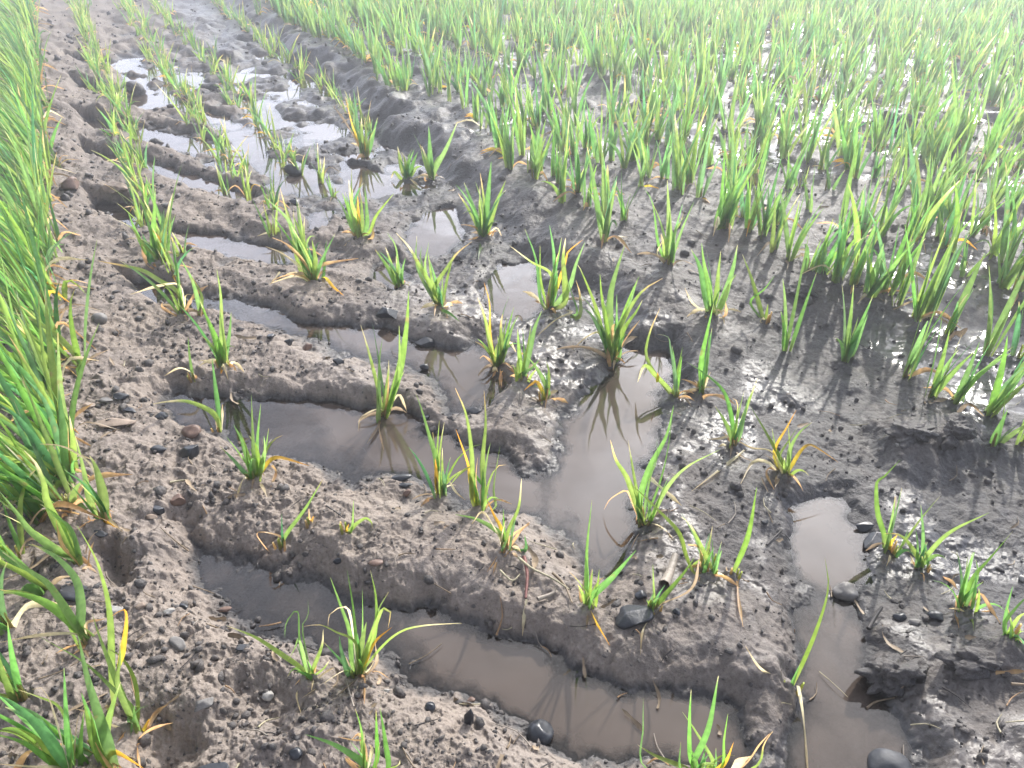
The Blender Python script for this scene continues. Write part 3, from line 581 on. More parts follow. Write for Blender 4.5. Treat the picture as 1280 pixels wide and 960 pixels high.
# ------------------------------------------------------------------ stand on the right: places and heights read off the photograph
MIXR = (6, 3, .3, (5, 4, 2, .5)); NR = 'cereal seedlings of the dense stand on the right'
k = 0
right = [
 (984,440,112,3,'thin three bladed seedling with curling tips alone on dark mud at right'),
 (1057,452,92,7,'seedling with a bright orange withered sheath on its right, front of the right stand'),
 (1132,474,125,5,'tall narrow seedling at the front rim of the right stand, behind a shaded clod'),
 (1163,500,100,5,'bright seedling directly above the two dark clods on the right'),
 (1196,506,92,4,'upright seedling right of the dark clods with dry straw at its foot'),
 (1236,520,110,6,'broad seedling with an orange arching leaf, at the right front of the stand'),
 (1276,560,95,4,'seedling cut by the right edge, nearest of the right stand'),
 (1243,562,62,3,'small thin seedling with a pale bent leaf in front of the right stand'),
 (1185,420,90,3,'V shaped seedling beside a pinkish dead leaf in the right stand'),
 (1232,447,125,4,None),(1275,450,110,4,None),(1085,372,105,7,None),(1106,368,112,7,None),(1045,352,98,6,None),(1025,346,90,6,None),
 (1010,340,85,5,None),(987,326,100,5,None),(1142,402,130,7,None),(1160,396,120,6,None),(1215,300,105,6,None),(1236,322,110,6,None),
 (1250,362,95,8,None),(1268,366,110,7,None),(1120,385,100,5,None),(1066,360,90,5,None),(1203,345,60,4,None),(1175,300,90,5,None),
 (897,288,102,8,'dense tuft with a small orange leaf on its left, atop the dark bank'),
 (910,290,92,6,None),(935,290,98,7,None),(953,298,102,7,None),(968,315,85,4,None),
 (755,303,100,5,'seedling with yellow base in front of the left rim of the right stand'),
 (781,278,62,5,'small seedling with white gleaming tips on the sparkling mud below the stand'),
 (702,256,98,6,'spreading seedling at the lower left corner of the right stand'),
 (638,213,75,8,'thick clump of blades at the left rim of the right stand above the dark bank'),
 (625,190,70,5,None),(668,225,70,4,None),(735,262,70,5,None),(722,245,80,5,None),(845,240,100,7,None),(862,232,90,6,None),(830,225,70,4,None),
 (1010,205,85,5,None),(1060,215,70,4,None),(1135,195,90,7,None),(1190,190,100,8,None),(1205,195,85,6,None),(1150,275,105,7,None),(1165,280,95,6,None),
 (1100,300,95,6,None),(1076,300,85,5,None),(1054,290,80,4,None),(1260,270,90,6,None),(1240,255,80,5,None),(1008,265,60,3,None)]
placed = []
for px, py, hp, n, lab in right:
    p = hit(px, py); d = p[1] * CP + (HC - p[2]) * SP
    el = math.atan2(HC - p[2], math.hypot(p[0], p[1])); h = hp / F * d / math.cos(el) * 1.02
    kk = int(round((uv_of(p[0], p[1])[0] + .11) / .152))
    if lab is None: lab = 'bright green upright seedling of the right stand, in drill row %d from the left edge' % (kk + 1)
    auto_seedling(p[0], p[1], lab, int(n * 1.35), h * 1.08, 100 + k, MIXR, NR, spread=.40, width=.0076, seg=10, droop=.28); k += 1
    placed.append((p[0], p[1]))
COUNT = len([o for o in COL.objects if o.name.startswith('cereal_seedling')])

# ------------------------------------------------------------------ the drill rows: every other seedling in view
def in_view(x, y, pad=60):
    f = y * CP + HC * SP
    if f < .15: return False
    px, py = project(x, y, .02)
    return -pad < px < 1280 + pad and -150 < py < 1040
cand = []
rs = random.Random(42)
def clear(x, y, rad):
    return all((x - a) ** 2 + (y - b) ** 2 > rad * rad for a, b in placed)
# left stand: rows 0 and beyond it to the left
for row, u0 in ((0, -.118), (-1, -.262), (-2, -.41), (-3, -.56)):
    v = .40
    while v < 6.5:
        v += rs.uniform(.010, .020) * (1 if v < 2.5 else 1.6)
        u = u0 + rs.gauss(0, .010)
        if row == 0 and v < .585: continue
        x, y = xy_of(u, v)
        if in_view(x, y, 160): cand.append((x, y, 'L', row, rs.randint(5, 9), rs.uniform(.09, .19)))
# survivors in the track, rows 1 to 4, thicker and yellower further off
for row, v0, gap in ((1, 1.00, .030), (2, 1.05, .038), (3, 1.10, .048), (4, 1.55, .045)):
    v = v0
    while v < 6.5:
        v += rs.uniform(.5, 1.5) * gap * (1.6 if v < 1.35 else 1)
        u = -.11 + .152 * row + rs.gauss(0, .013) - (.045 * sstep(1.05, 1.5, v) if row == 3 else 0) - (.01 if row == 1 else 0)
        x, y = xy_of(u, v)
        if in_view(x, y): cand.append((x, y, 'T', row, rs.randint(4, 7), rs.uniform(.05, .105)))
# the dense stand
for row in range(5, 60):
    v = -.5 * row * .152
    while v < 8.0:
        u = -.11 + .152 * row + rs.gauss(0, .027)
        dens = .045
        x, y = xy_of(u, v); r = math.hypot(x, y)
        dens = .022 if r < 1.45 else .0145 if r < 2.4 else .0115
        v += rs.uniform(.4, 1.7) * dens
        if not in_view(x, y) or r > 7: continue
        px, py = project(x, y, .04)
        # the lower rim of the stand as the photograph shows it
        lim = np.interp(px, [330, 400, 450, 500, 570, 610, 650, 700, 760, 830, 900, 960, 1040, 1120, 1200, 1280], [30, 60, 96, 116, 138, 185, 222, 250, 285, 262, 285, 290, 350, 395, 420, 450])
        if py > lim: continue
        gap = float(fbm(np.array([x]), np.array([y]), .16, 211, 2)[0])
        if gap < -.62 and r < 2.2: continue
        if not clear(x, y, .022): continue
        cand.append((x, y, 'R', row, rs.randint(3, 7), rs.uniform(.07, .145) * (1.0 if row > 5 else .95)))
cand.sort(key=lambda c: math.hypot(c[0], c[1]))
GROUPS = dict(L='seedlings of the dense stand along the left edge', T='yellowing seedlings in the far part of the wheel track', R=NR)
far_parts = []
nid = 0
ORD = ['first', 'second', 'third', 'fourth', 'fifth', 'sixth', 'seventh', 'eighth', 'ninth', 'tenth']
for x, y, z, row, n, h in cand:
    r = math.hypot(x, y)
    if z == 'L': kw = dict(mix=(5, 3, 1.2, (2, 4, 4, 2)), lean_bias=(-.50, .12), spread=.60, width=.0064, droop=.55)
    elif z == 'T': kw = dict(mix=(3, 2, 4, (1, 3, 4, 2)), spread=.60, width=.0046, droop=.35)
    else: kw = dict(mix=MIXR, spread=.42, width=.0074, droop=.22, lean_bias=(0, 0) if row > 6 else (-.08, 0))
    seed = int(1e4 * abs(x) + 1e6 * y)
    if COUNT + nid < 300:
        if z == 'L': lab = ('green leaf tuft leaning left in the outermost visible drill row, along the left edge' if row == 0 else 'green tuft beyond the outermost left drill row, cut by the left edge')
        elif z == 'T': lab = 'yellowing tuft in the far track, in the %s drill row right of the left stand' % ORD[row - 1]
        else: lab = 'green seedling of the right stand, in drill row %d from the left edge' % (row + 1)
        auto_seedling(x, y, lab, n, h, seed, group=GROUPS[z], seg=8, **kw); nid += 1
    else:
        if r > 2.4 and z == 'R': kw['width'] = .0084
        rnd = random.Random(seed); g, w = auto_blades(n, h, rnd, seg=6 if r < 2.5 else 5, **kw)
        zz = max(hz(x, y), 0) if abs(x) < 3.1 and y < 5.1 else .03
        for V, fa, c in g + w: far_parts.append((V + np.array([x, y, zz]), fa, c))
print('individual seedlings', COUNT + nid, 'far', len(cand) - nid)
V, fa, c = join(far_parts)
tag(link('distant_crop', mesh('distant_crop', V, fa, c), M_LEAF), 'mass of young green crop filling the far field', 'crop', kind='stuff')

# ------------------------------------------------------------------ ground and water sheets
th = np.concatenate([np.linspace(-57, 57, 1180), np.linspace(57, 303, 64)[1:-1]]) * math.pi / 180
pys = np.concatenate([np.arange(1090, 700, -1.25), np.arange(700, -60, -.86)])
rr = HC / np.tan(PITCH - np.arctan((480 - pys) / F))
rr = np.concatenate([np.linspace(.02, rr[0], 12)[:-1], rr, np.geomspace(rr[-1], 30, 50)[1:]])
T, RR = np.meshgrid(th, rr)
gx = (RR * np.sin(T)).ravel(); gy = (RR * np.cos(T)).ravel()
gz, gc = ground(gx, gy)
for bx_, by_, hh, rr_ in BASES:
    i = np.nonzero((np.abs(gx - bx_) < .04) & (np.abs(gy - by_) < .04))[0]
    if len(i):
        q_ = np.hypot(gx[i] - bx_, gy[i] - by_) * (1 + .35 * fbm(gx[i], gy[i], .012, 131, 2))
        gz[i] += hh * np.exp(-(q_ / rr_) ** 2) * (1 + .5 * fbm(gx[i], gy[i], .006, 133, 2)) * (gz[i] > -.004)
nr, ntc = RR.shape
ii, jj = np.meshgrid(np.arange(nr - 1), np.arange(ntc), indexing='ij')
j2 = (jj + 1) % ntc
quads = np.stack([ii * ntc + jj, ii * ntc + j2, (ii + 1) * ntc + j2, (ii + 1) * ntc + jj], -1).reshape(-1, 4)
gm = mesh('ground', np.stack([gx, gy, gz], 1), quads)
gu, gv = uv_of(gx, gy)
wet = .08 + .74 * sstep(.08, .50, gu + .05 * fbm(gx, gy, .12, 111, 2)) + .15 * sstep(1.0, 1.6, gv)
wet = np.maximum(wet, .98 * (1 - sstep(.001, .010, gz)))
wet = wet + .25 * (1 - sstep(.2, .5, gc)) * (1 - sstep(.012, .03, gz))
fl_ = film_of(gx, gy, gu, gv)
fl_ = np.maximum(fl_, (.30 * sstep(.08, .16, gu) + .34 * sstep(.24, .36, gu)) * (1 - sstep(.75, 1.25, np.hypot(gx, gy))) * sstep(-.35, .25, fbm(gx, gy, .045, 411, 3)) * (1 - sstep(.55, .66, gu)))
at = gm.attributes.new('film', 'FLOAT', 'POINT'); at.data.foreach_set('value', np.clip(fl_, 0, 1).astype(np.float32))
at = gm.attributes.new('wet', 'FLOAT', 'POINT'); at.data.foreach_set('value', np.clip(wet, 0, 1.15).astype(np.float32))
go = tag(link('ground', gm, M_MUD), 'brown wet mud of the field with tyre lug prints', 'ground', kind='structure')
lim = (gv < 2.6) & (np.hypot(gx, gy) > .1) & (gy > 0)
keep = ((gz[quads] < .0012).any(1)) & lim[quads].all(1)
q = quads[keep]; used = np.unique(q); remap = np.zeros(len(gx), np.int64); remap[used] = np.arange(len(used))
wm = mesh('water', np.stack([gx[used], gy[used], np.zeros(len(used))], 1), remap[q])
at = wm.attributes.new('depth', 'FLOAT', 'POINT'); at.data.foreach_set('value', np.clip(-gz[used], 0, 1).astype(np.float32))
wo = tag(link('water', wm, M_WATER), 'murky brown rainwater standing in the tyre prints', 'water', kind='structure')
del T, RR, ii, jj, j2, quads

# ------------------------------------------------------------------ stones and clods
import bmesh
def rock_mesh(sx, sy, sz, seed, sub=3, rough=.10, worn=False):
    bm = bmesh.new(); bmesh.ops.create_icosphere(bm, subdivisions=sub, radius=1)
    rd = np.random.default_rng(seed)
    V = np.array([v.co[:] for v in bm.verts])
    # planes cut across the ball make the flat broken faces
    for k in range(5 if rough > .2 or worn else 13):
        nrm = rd.normal(size=3); nrm /= np.linalg.norm(nrm); d = rd.uniform(.72, .92) if worn else rd.uniform(.45, .80)
        q = V @ nrm; V = V - np.outer(np.clip(q - d, 0, None), nrm)
    V = V / np.abs(V).max(0)
    X_, Y_ = V[:, 0] + V[:, 2] * .7 + seed, V[:, 1] + V[:, 2] * .4
    f = 1 + rough * fbm(X_, Y_, .8, seed % 50 + 3, 3)
    if rough > .2: f = f + .20 * fbm(X_, Y_, .30, seed % 40 + 9, 3) + .10 * cell_bumps(X_, Y_, .16, seed % 30, .6)
    V = V * f[:, None] * np.array([sx, sy, sz])
    F_ = np.array([[v.index for v in p.verts] for p in bm.faces]); bm.free()
    return V, F_
def stone(label, px, py, wpx, hpx, mk, flat=.6, sink=.3, rot=None, name='stone', cat='stone', tall=None, tilt=0, grp='stones lying on the mud'):
    p = hit(px, py + hpx * .25); d = p[1] * CP + (HC - p[2]) * SP
    rd = random.Random(int(px * 13 + py)); sx = wpx / F * d / 2; el = math.atan2(HC, math.hypot(p[0], p[1]))
    vis = hpx / F * d / 2
    sz = vis / (math.cos(el) + math.sin(el) / max(flat, .15) * .9) * 1.25 if tall is None else tall
    sy = max(sz / max(flat, .15), sx * .5) if tall is None else sx * .7
    sy = min(sy, sx * 1.2)
    big = wpx > 26
    worn = label.startswith(('egg', 'round', 'smooth', 'dark oval', 'dark rounded', 'big smooth'))
    V, fa = rock_mesh(sx * 1.08, sy, sz, int(px * 3 + py * 7), (5 if name == 'clod' else 4) if big else 3, rough=.24 if name == 'clod' else .07 if worn else .03, worn=worn)
    me = mesh(name, V, fa, smooth=(mk == 'r' or name == 'clod' or worn))
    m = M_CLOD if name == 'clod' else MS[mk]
    o = link(name, me, m); base = max(p[2], -.004)
    o.location = (p[0], p[1], base + sz * (1 - 2 * sink)); o.rotation_euler = (tilt, rd.uniform(-.15, .15), rot if rot is not None else rd.uniform(-.4, .4))
    tag(o, label, cat, grp); return o
stone('large flat black stone, wedge shaped, behind the lowest water', 790, 764, 50, 34, 'k', .6, .36)
stone('small glossy black stone just behind the flat black wedge', 802, 743, 17, 14, 'k', .8, .25)
stone('egg shaped black stone half sunk beside the lowest water', 675, 910, 32, 32, 'k', .7, .42, rot=-.9)
stone('upright dark splinter of stone on the bottom bank', 588, 896, 14, 28, 'k', .9, .2, tall=.010)
stone('rough glossy black pebble on the left crumbly mud', 238, 562, 26, 23, 'k', .8, .25)
stone('rounded reddish brown stone above the glossy black pebble', 240, 537, 23, 20, 'r', .8, .3)
stone('dark oval stone right of the pale flat wedge', 202, 519, 16, 11, 'k', .6, .25)
stone('flat beige wedge of stone on the left crumbly mud', 143, 526, 48, 14, 't', .45, .3)
stone('dark domed stone on the bar left of centre', 487, 389, 30, 23, 'k', .7, .3)
stone('blue black flat stone at the water edge under the bar', 533, 426, 27, 15, 'b', .5, .3)
stone('small red brown stone beside the upper pool', 385, 433, 15, 14, 'r', .8, .25)
stone('small black stone left of the red brown one', 362, 427, 13, 11, 'k', .8, .25)
stone('tiny black stone at the head of the row of three by the upper pool', 338, 420, 11, 8, 'k', .7, .25)
stone('black pyramid of stone standing in the upper left wet', 368, 213, 24, 17, 'k', .9, .25)
stone('flat black stone lying behind the orange bladed seedling', 368, 252, 20, 9, 'k', .5, .25)
stone('pale red flat stone at the left margin of the track', 148, 233, 34, 14, 't', .5, .3)
stone('brown rounded lump beside the left stand', 90, 230, 20, 22, 'r', .8, .3)
stone('smooth dark oval pebble on the middle bar', 502, 596, 25, 10, 'k', .6, .2)
stone('dark half sunk pebble below the oval one', 506, 605, 20, 8, 'k', .5, .3)
stone('tiny brown stone below the two oval pebbles', 510, 614, 12, 11, 'r', .9, .25)
stone('small dark stone at the rim of the upper pool', 423, 451, 14, 11, 'k', .8, .25)
stone('dark stone right of the tall narrow seedling', 530, 459, 12, 11, 'k', .9, .25)
stone('round wet brown pebble at the foot of the small bright pool', 1056, 736, 29, 25, 'g', .9, .3)
stone('big smooth dark stone in the muddy pool at the bottom edge', 1112, 950, 52, 44, 'b', .5, .44)
stone('dark flat stone at the right rim of the small bright pool', 1083, 656, 26, 11, 'k', .6, .3)
stone('large dark stone under the folded seedling by the small pool', 1090, 674, 38, 20, 'k', .6, .35)
stone('dark pebble left of the pale grey one on the right', 1126, 770, 18, 11, 'k', .7, .25)
stone('round dark pebble right of the pale grey one', 1170, 768, 21, 14, 'k', .7, .3)
stone('small pale grey stone between two dark pebbles', 1143, 777, 19, 8, 'g', .6, .25)
stone('tiny white stone on the dark mud below the clods', 1123, 556, 9, 6, 'w', .8, .2)
stone('white chip of stone near the right edge', 1255, 693, 8, 8, 'w', .6, .2)
stone('white angular chip at the right edge', 1277, 722, 10, 12, 'w', .7, .2)
stone('brown grey lump on the lower left mud', 255, 878, 24, 16, 'g', .7, .3)
stone('grey slanted wedge on the lower left mud', 224, 803, 26, 14, 'g', .6, .3)
stone('pale stone lying on the lower left crumbs', 210, 763, 18, 10, 'w', .6, .3)
stone('dark pebble right of the pale stone, lower left', 229, 757, 15, 11, 'k', .8, .25)
stone('brown dark pebble on the edge of the lower print', 280, 760, 20, 9, 'r', .6, .3)
stone('dark stone by the end of the thin pale blade', 304, 807, 18, 14, 'b', .7, .3)
stone('round dark stone in the hollow at the bottom edge', 370, 940, 16, 15, 'k', .8, .3)
stone('flat slate blue stone cut by the bottom edge', 265, 960, 42, 15, 'b', .5, .3)
stone('round whitish pebble on the lower bank', 335, 868, 14, 13, 'w', .9, .3)
stone('tiny white grain near the bushy seedling', 484, 863, 9, 6, 'w', .7, .2)
stone('long blue grey stone in the shade of the left leaves', 92, 737, 66, 24, 'b', .5, .35)
stone('pale broken pebble beside the leaf in the left shade', 143, 760, 24, 9, 'w', .6, .3)
stone('small tan lump right of the pale broken pebble', 174, 757, 15, 11, 't', .8, .3)
stone('brown stone with a grey shadow side on the left mud', 223, 623, 19, 16, 'r', .8, .3)
stone('dark angular stone left of the brown one', 199, 636, 16, 13, 'k', .8, .25)
stone('grey brown stone left of the dark angular one', 188, 645, 18, 9, 't', .6, .3)
stone('purple grey wedge below the glossy black pebble', 200, 561, 20, 12, 'b', .7, .3)
stone('dark blue stone below the leaning left seedling', 125, 666, 18, 10, 'b', .6, .3)
stone('glossy dark stone topmost of the cluster on the left mud', 151, 495, 18, 10, 'b', .7, .25)
stone('dark pebble leftmost of the cluster on the left mud', 133, 500, 17, 9, 'g', .7, .25)
stone('dark flat pebble lowest of the cluster on the left mud', 162, 512, 17, 9, 'k', .6, .25)
stone('beige lump beside the left leaves', 110, 507, 22, 12, 't', .7, .3)
stone('round grey stone on the left mud beside the leaves', 125, 397, 18, 17, 'g', .9, .3)
stone('smooth flat brown pebble on the middle bar', 470, 702, 18, 9, 'r', .5, .2)
stone('dark pebble left of the smooth brown one on the middle bar', 423, 701, 12, 9, 'k', .8, .25)
stone('flat tan stone among the far right seedlings', 1197, 208, 36, 16, 't', .5, .3)
stone('small black stone right of the flat black wedge', 846, 764, 10, 10, 'k', .8, .2)
stone('black pebble beside the hanging brown leaf', 957, 652, 9, 9, 'k', .8, .2)
stone('dark rounded pebble on the lower bank', 538, 882, 13, 13, 'k', .8, .25)
stone('flat brown chip above the upright splinter', 588, 874, 11, 6, 'r', .5, .2)
stone('dark cluster stone on the central mud tongue', 593, 512, 22, 16, 'b', .8, .3)
stone('blue grey stone at the left foot of the mud tongue', 533, 520, 15, 10, 'b', .6, .3)
CL = 'dark clods of wet mud'
stone('dark clod with a crumbling lit top, in the muddy pool at lower right', 1122, 830, 88, 52, 'k', .9, .5, name='clod', cat='clod', grp=CL)
stone('shaded clod under the drooping seedling at the right edge', 1228, 818, 80, 44, 'k', .9, .5, name='clod', cat='clod', grp=CL)
stone('broad dark clod under the front of the right stand', 1140, 532, 52, 36, 'k', .8, .45, name='clod', cat='clod', grp=CL)
stone('blocky blue dark clod right of the broad one, under the right stand', 1190, 534, 40, 36, 'k', .9, .45, name='clod', cat='clod', grp=CL)
stone('dark mound of mud among the far right seedlings', 1106, 152, 52, 34, 'k', .8, .4, name='clod', cat='clod', grp=CL)
stone('dark clod standing in the upper left pools', 168, 112, 26, 20, 'k', .8, .3, name='clod', cat='clod', grp=CL)
stone('small dark clod in the pool right of the larger one', 264, 108, 20, 12, 'k', .8, .3, name='clod', cat='clod', grp=CL)
stone('rounded clod beside the thin seedling in the right stand', 1003, 362, 30, 22, 'k', .8, .4, name='clod', cat='clod', grp=CL)
stone('black crumb of mud in the upper water', 196, 177, 13, 9, 'k', .8, .3, name='clod', cat='clod', grp=CL)

# ------------------------------------------------------------------ dead straw lying about
def straw(label, pts, w, kind, lift=.002, name='straw', cat='straw', thick=True):
    P = []; 
    for i, (px, py) in enumerate(pts):
        p = hit(px, py); P.append(p)
    P = np.array(P); P[:, 2] = np.maximum(P[:, 2], 0) + lift
    d = P[0][1] * CP + (HC - P[0][2]) * SP; wd = w / F * d
    C_ = P[0].copy(); c = PAL[kind]
    if w >= 5 and kind in 'odp':
        v, f, cc = blade_geo(P - C_, wd * 1.1, kind, np.array([0, -.5, .85]), random.Random(int(w * 7 + pts[0][0])), n=12)
    else: v, f, cc = tube_geo(catmull(P - C_, 9), wd * .5, wd * .3, c, tuple(k * .8 for k in c), 8)
    o = link(name, mesh(name, v, f, cc), M_STRAW); o.location = C_; tag(o, label, cat, 'dead plant bits on the mud'); return o
PAL['x'] = (.33,.29,.25); PAL['s'] = (.035,.03,.03); PAL['m'] = (.20,.07,.06)
straw('thick grey piece of old stubble stem leaning behind the small seedling', [(829,738), (836,722), (843,700)], 15, 'x', .006)
straw('maroon stalk hanging over the bank below the withered seedling', [(655,700), (659,722), (657,752)], 5, 'm', .004)
straw('pale straw crossing the tangle on the bank', [(648,702), (665,716), (690,728), (711,742)], 3.5, 'p', .005)
straw('dry bleached leaf scrap on the bank', [(655,685), (668,700), (667,720)], 8, 'd', .004)
straw('short pale straw standing in the tangle on the bank', [(672,752), (690,745), (694,738)], 6, 'x', .003)
straw('bleached fibre hanging from the bank into the lowest water', [(658,752), (655,775), (653,798)], 5, 'p', .003)
straw('thin straw bending left in the tangle', [(625,717), (640,730), (650,722)], 3, 'p', .004)
straw('dry rush bit at the right of the tangle', [(690,720), (705,735), (715,758)], 3.5, 'd', .004)
straw('flat brown splinter of wood on the bottom bank', [(567,876), (580,882), (596,886)], 6, 'd', .002)
straw('black splinter sticking out of the mud by the clods', [(1083,792), (1091,778), (1100,765)], 6, 's', .006)
straw('orange straw lying at the right edge below the shaded clods', [(1243,844), (1262,843), (1284,842)], 6, 'o', .003)
straw('second straw lying lower at the right edge', [(1262,858), (1284,859)], 4, 'd', .003)
straw('pale twig on the left mud below the black pebble', [(213,605), (224,603), (233,602)], 3, 'p', .002)
straw('rust coloured leaf scrap right of the pale twig', [(234,602), (240,611), (247,617)], 5, 'd', .003)
straw('broad brown dead leaf in the left shade', [(92,706), (70,696), (45,715), (0,735)], 12, 'd', .006)
straw('dry orange leaf in the shade under the bottom left seedling', [(88,893), (110,882), (138,870)], 9, 'd', .004)
straw('thin brown twig floating in the muddy pool', [(1083,886), (1095,878), (1118,873)], 3, 'd', .001)
straw('fine fibre on the wet middle bar', [(408,634), (420,642), (431,650)], 2.2, 's', .002)
straw('pinkish dead leaf on the bright mud of the right stand', [(1185,428), (1198,422), (1208,414)], 12, 'o', .004)
straw('dry blade lying in front of the right stand', [(1160,507), (1172,504), (1185,502)], 5, 'd', .004)
straw('dead leaf left lying behind the shaded clod', [(1195,520), (1210,510), (1228,525)], 5, 'o', .005)
straw('dark twig half sunk in the wet mud by the pool', [(958,683), (966,675), (976,665)], 3, 's', .002)

# ------------------------------------------------------------------ loose crumbs of mud, too many to count
ico = [(0,.526,.851),(0,-.526,.851),(0,.526,-.851),(0,-.526,-.851),(.526,.851,0),(-.526,.851,0),(.526,-.851,0),(-.526,-.851,0),(.851,0,.526),(-.851,0,.526),(.851,0,-.526),(-.851,0,-.526)]
bm = bmesh.new()
for q in ico: bm.verts.new(q)
bmesh.ops.convex_hull(bm, input=bm.verts); IV = np.array([v.co[:] for v in bm.verts]); bm.verts.index_update(); IF = np.array([[v.index for v in f.verts] for f in bm.faces]); bm.free()
cv, cf = [], []; cnt = 0; tries = 0
while cnt < 11000 and tries < 140000:
    tries += 1
    py = 1000 * rng.random() ** 1.0 - 20; px = rng.uniform(-60, 1340); x, y = unp(px, py, .01)
    if not (abs(x) < 3 and .1 < y < 4.8): continue
    z = hz(x, y); c = crumb_at(x, y)
    if z < -.001: continue
    dens = (c ** 1.3) * (.25 + .75 * (vnoise(np.array([x / .03]), np.array([y / .03]), 301)[0] > .0))
    uu_, vv_ = uv_of(x, y)
    if .05 < uu_ < .58 and vv_ > .85: dens = max(dens, .5)
    if vv_ < .7: dens *= .55
    if z < .004: dens *= .5
    if rng.random() > dens + .05: continue
    r = .0004 + .0008 * rng.gamma(.9, .95)
    r = min(r, .0045) * (.9 + .55 * min(math.hypot(x, y), 2.6) ** 1.3)
    V = IV * (1 + rng.uniform(-.32, .32, (len(IV), 1))) * r * rng.uniform(.45, 1.3, 3)
    a = rng.uniform(0, 6.28); ca, sa = math.cos(a), math.sin(a)
    V = np.stack([V[:, 0]*ca - V[:, 1]*sa, V[:, 0]*sa + V[:, 1]*ca, V[:, 2]], 1)
    cv.append(V + np.array([x, y, z + r * .25])); cf.append(IF + cnt * len(IV)); cnt += 1
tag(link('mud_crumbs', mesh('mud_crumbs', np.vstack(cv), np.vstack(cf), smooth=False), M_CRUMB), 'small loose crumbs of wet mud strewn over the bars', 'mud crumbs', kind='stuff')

# fine litter: root hairs, straw fibres, scraps of dead leaf
rl = random.Random(77); lit = []
while len(lit) < 420:
    px, py = rl.uniform(-40, 1320), rl.uniform(120, 1000); x, y = unp(px, py, .01); z = hz(x, y)
    if z < -.003 and rl.random() < .75: continue
    L_ = rl.uniform(.006, .028) * rl.uniform(.5, 1.2); a = rl.uniform(0, 6.28); bnd = rl.uniform(-.8, .8); kd = rl.choice('pddox') if rl.random() < .8 else 's'
    pts = []
    for t in (0, .5, 1):
        qx = x + math.cos(a + bnd * t) * L_ * t; qy = y + math.sin(a + bnd * t) * L_ * t
        pts.append((qx, qy, max(hz(qx, qy), 0) + .0012 + rl.uniform(0, .002)))
    c = PAL[kd]
    if rl.random() < .75: lit.append(tube_geo(catmull(pts, 5), rl.uniform(.0003, .0008), .0003, c, tuple(k * .8 for k in c), 4))
    else: lit.append(blade_geo(pts, rl.uniform(.002, .005), 'd', np.array([0, -.4, .9]), rl, n=6))
tag(link('plant_litter', mesh('plant_litter', *join(lit)), M_STRAW), 'fine fibres and scraps of dead leaf strewn over the mud', 'litter', kind='stuff')

# ------------------------------------------------------------------ light, sky, camera
SUN_AZ, SUN_EL = R(26), R(34)        # clockwise from +Y (the way the camera looks)
sd = bpy.data.lights.new('sun', 'SUN'); sd.energy = 4.5; sd.angle = R(1.2); sd.color = (1, .95, .87)
so = bpy.data.objects.new('sun', sd); COL.objects.link(so)
so.rotation_euler = (R(90) - SUN_EL, 0, math.pi - SUN_AZ)
w = bpy.data.worlds.new('World'); sc.world = w; w.use_nodes = True; nt = w.node_tree; nt.nodes.clear()
out = nt.nodes.new('ShaderNodeOutputWorld'); bg = nt.nodes.new('ShaderNodeBackground')
sky = nt.nodes.new('ShaderNodeTexSky'); sky.sky_type = 'NISHITA'; sky.sun_disc = False
sky.sun_elevation = SUN_EL; sky.sun_rotation = SUN_AZ; sky.dust_density = 2.0; sky.air_density = 1.0
tc = nt.nodes.new('ShaderNodeTexCoord'); mp = nt.nodes.new('ShaderNodeMapping'); mp.inputs['Scale'].default_value = (1, 1, 2.2)
nt.links.new(tc.outputs['Generated'], mp.inputs[0])
cl = nt.nodes.new('ShaderNodeTexNoise'); cl.inputs['Scale'].default_value = 2.6; cl.inputs['Detail'].default_value = 6; cl.inputs['Roughness'].default_value = .55
nt.links.new(mp.outputs[0], cl.inputs['Vector'])
cr = ramp(nt, cl.outputs[0], [(.36, (.12, .12, .12)), (.60, (1, 1, 1))])
# thin cloud, brighter round the sun it veils
dt = nt.nodes.new('ShaderNodeVectorMath'); dt.operation = 'DOT_PRODUCT'; nt.links.new(tc.outputs['Generated'], dt.inputs[0])
dt.inputs[1].default_value = (math.sin(SUN_AZ) * math.cos(SUN_EL), math.cos(SUN_AZ) * math.cos(SUN_EL), math.sin(SUN_EL))
glow = ramp(nt, dt.outputs['Value'], [(.0, (4.2, 4.3, 4.8)), (.45, (10, 10.4, 12.2)), (.80, (15.5, 15.8, 17.2)), (.94, (26, 26, 26.6)), (1.0, (36, 35.5, 35))])
sx = nt.nodes.new('ShaderNodeSeparateXYZ'); nt.links.new(tc.outputs['Generated'], sx.inputs[0])
hi = ramp(nt, sx.outputs['Z'], [(.05, (2.0, 2.05, 2.2)), (.33, (2.1, 2.15, 2.3)), (.62, (1.55, 1.57, 1.66)), (.85, (.45, .45, .45))])
gm_ = nt.nodes.new('ShaderNodeMix'); gm_.data_type = 'RGBA'; gm_.blend_type = 'MULTIPLY'; gm_.inputs[0].default_value = 1
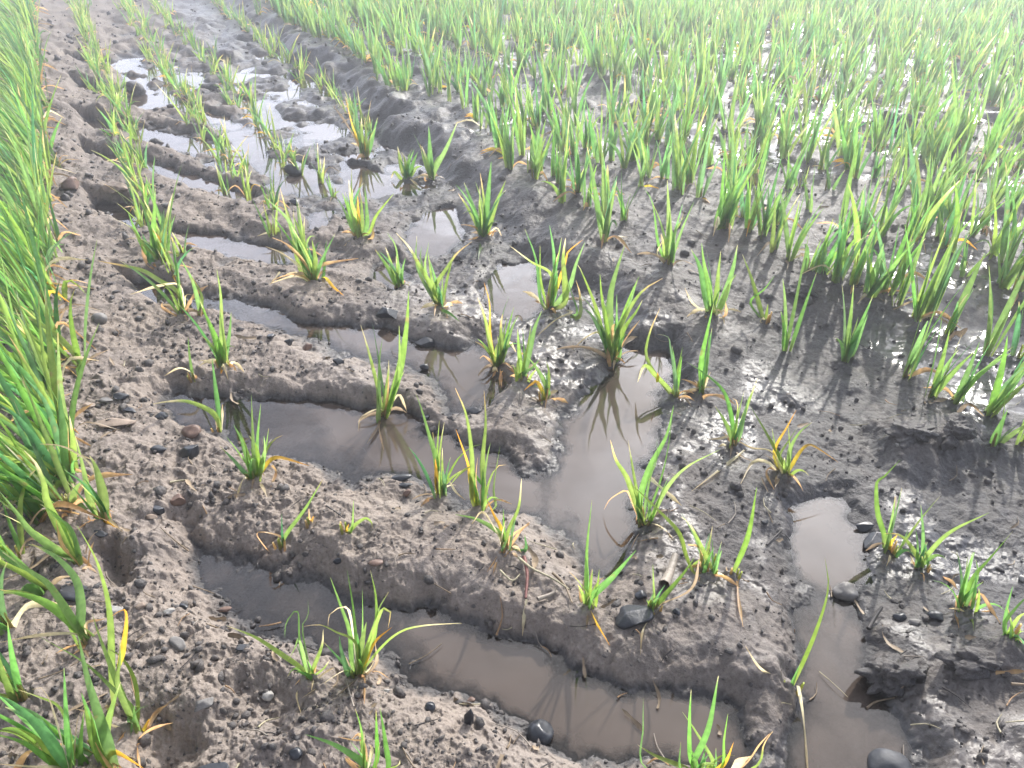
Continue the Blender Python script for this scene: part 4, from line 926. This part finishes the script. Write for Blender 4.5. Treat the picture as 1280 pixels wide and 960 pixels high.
nt.links.new(glow.outputs[0], gm_.inputs[6]); nt.links.new(hi.outputs[0], gm_.inputs[7])
lo = ramp(nt, sx.outputs['Z'], [(.30, (.75, .75, .75)), (.55, (0, 0, 0))])
mxm = nt.nodes.new('ShaderNodeMath'); mxm.operation = 'MAXIMUM'; nt.links.new(cr.outputs[0], mxm.inputs[0]); nt.links.new(lo.outputs[0], mxm.inputs[1])
mx = mixc(nt, mxm.outputs[0], sky.outputs[0], gm_.outputs[2])
nt.links.new(mx, bg.inputs[0]); bg.inputs[1].default_value = .10; nt.links.new(bg.outputs[0], out.inputs[0])

# added closed box of thin scattering air round the field, imitating veiling glare
bm = bmesh.new(); bmesh.ops.create_cube(bm, size=1)
for v in bm.verts: v.co = (v.co.x * 64, v.co.y * 64, -1.0 + (v.co.z + .5) * 1.8)
hm = bpy.data.meshes.new('glare_veil'); bm.to_mesh(hm); bm.free()
mh = bpy.data.materials.new('glare_scatter'); mh.use_nodes = True; hn = mh.node_tree; hn.nodes.clear()
ho = hn.nodes.new('ShaderNodeOutputMaterial'); pv = hn.nodes.new('ShaderNodeVolumePrincipled')
pv.inputs['Color'].default_value = (.93, .95, .97, 1); pv.inputs['Density'].default_value = .088; pv.inputs['Anisotropy'].default_value = .74
hn.links.new(pv.outputs[0], ho.inputs['Volume'])
tag(link('glare_veil', hm, mh), 'added veil of scattering air imitating glare towards the sun', 'glare_veil', kind='stuff')
sc.cycles.volume_bounces = 0

cd = bpy.data.cameras.new('camera'); cam = bpy.data.objects.new('camera', cd); COL.objects.link(cam)
cd.sensor_fit = 'HORIZONTAL'; cd.angle = 2 * math.atan(640 / F); cd.clip_start = .01; cd.clip_end = 500
cam.location = (0, 0, HC); cam.rotation_euler = (R(90) - PITCH, 0, 0)
sc.camera = cam
vs = sc.view_settings; vs.view_transform = 'Standard'; vs.look = 'None'; vs.gamma = 1; vs.use_curve_mapping = False
vs.exposure = .5
sc.cycles.max_bounces = 8; sc.cycles.transparent_max_bounces = 12
sc.cycles.use_denoising = True
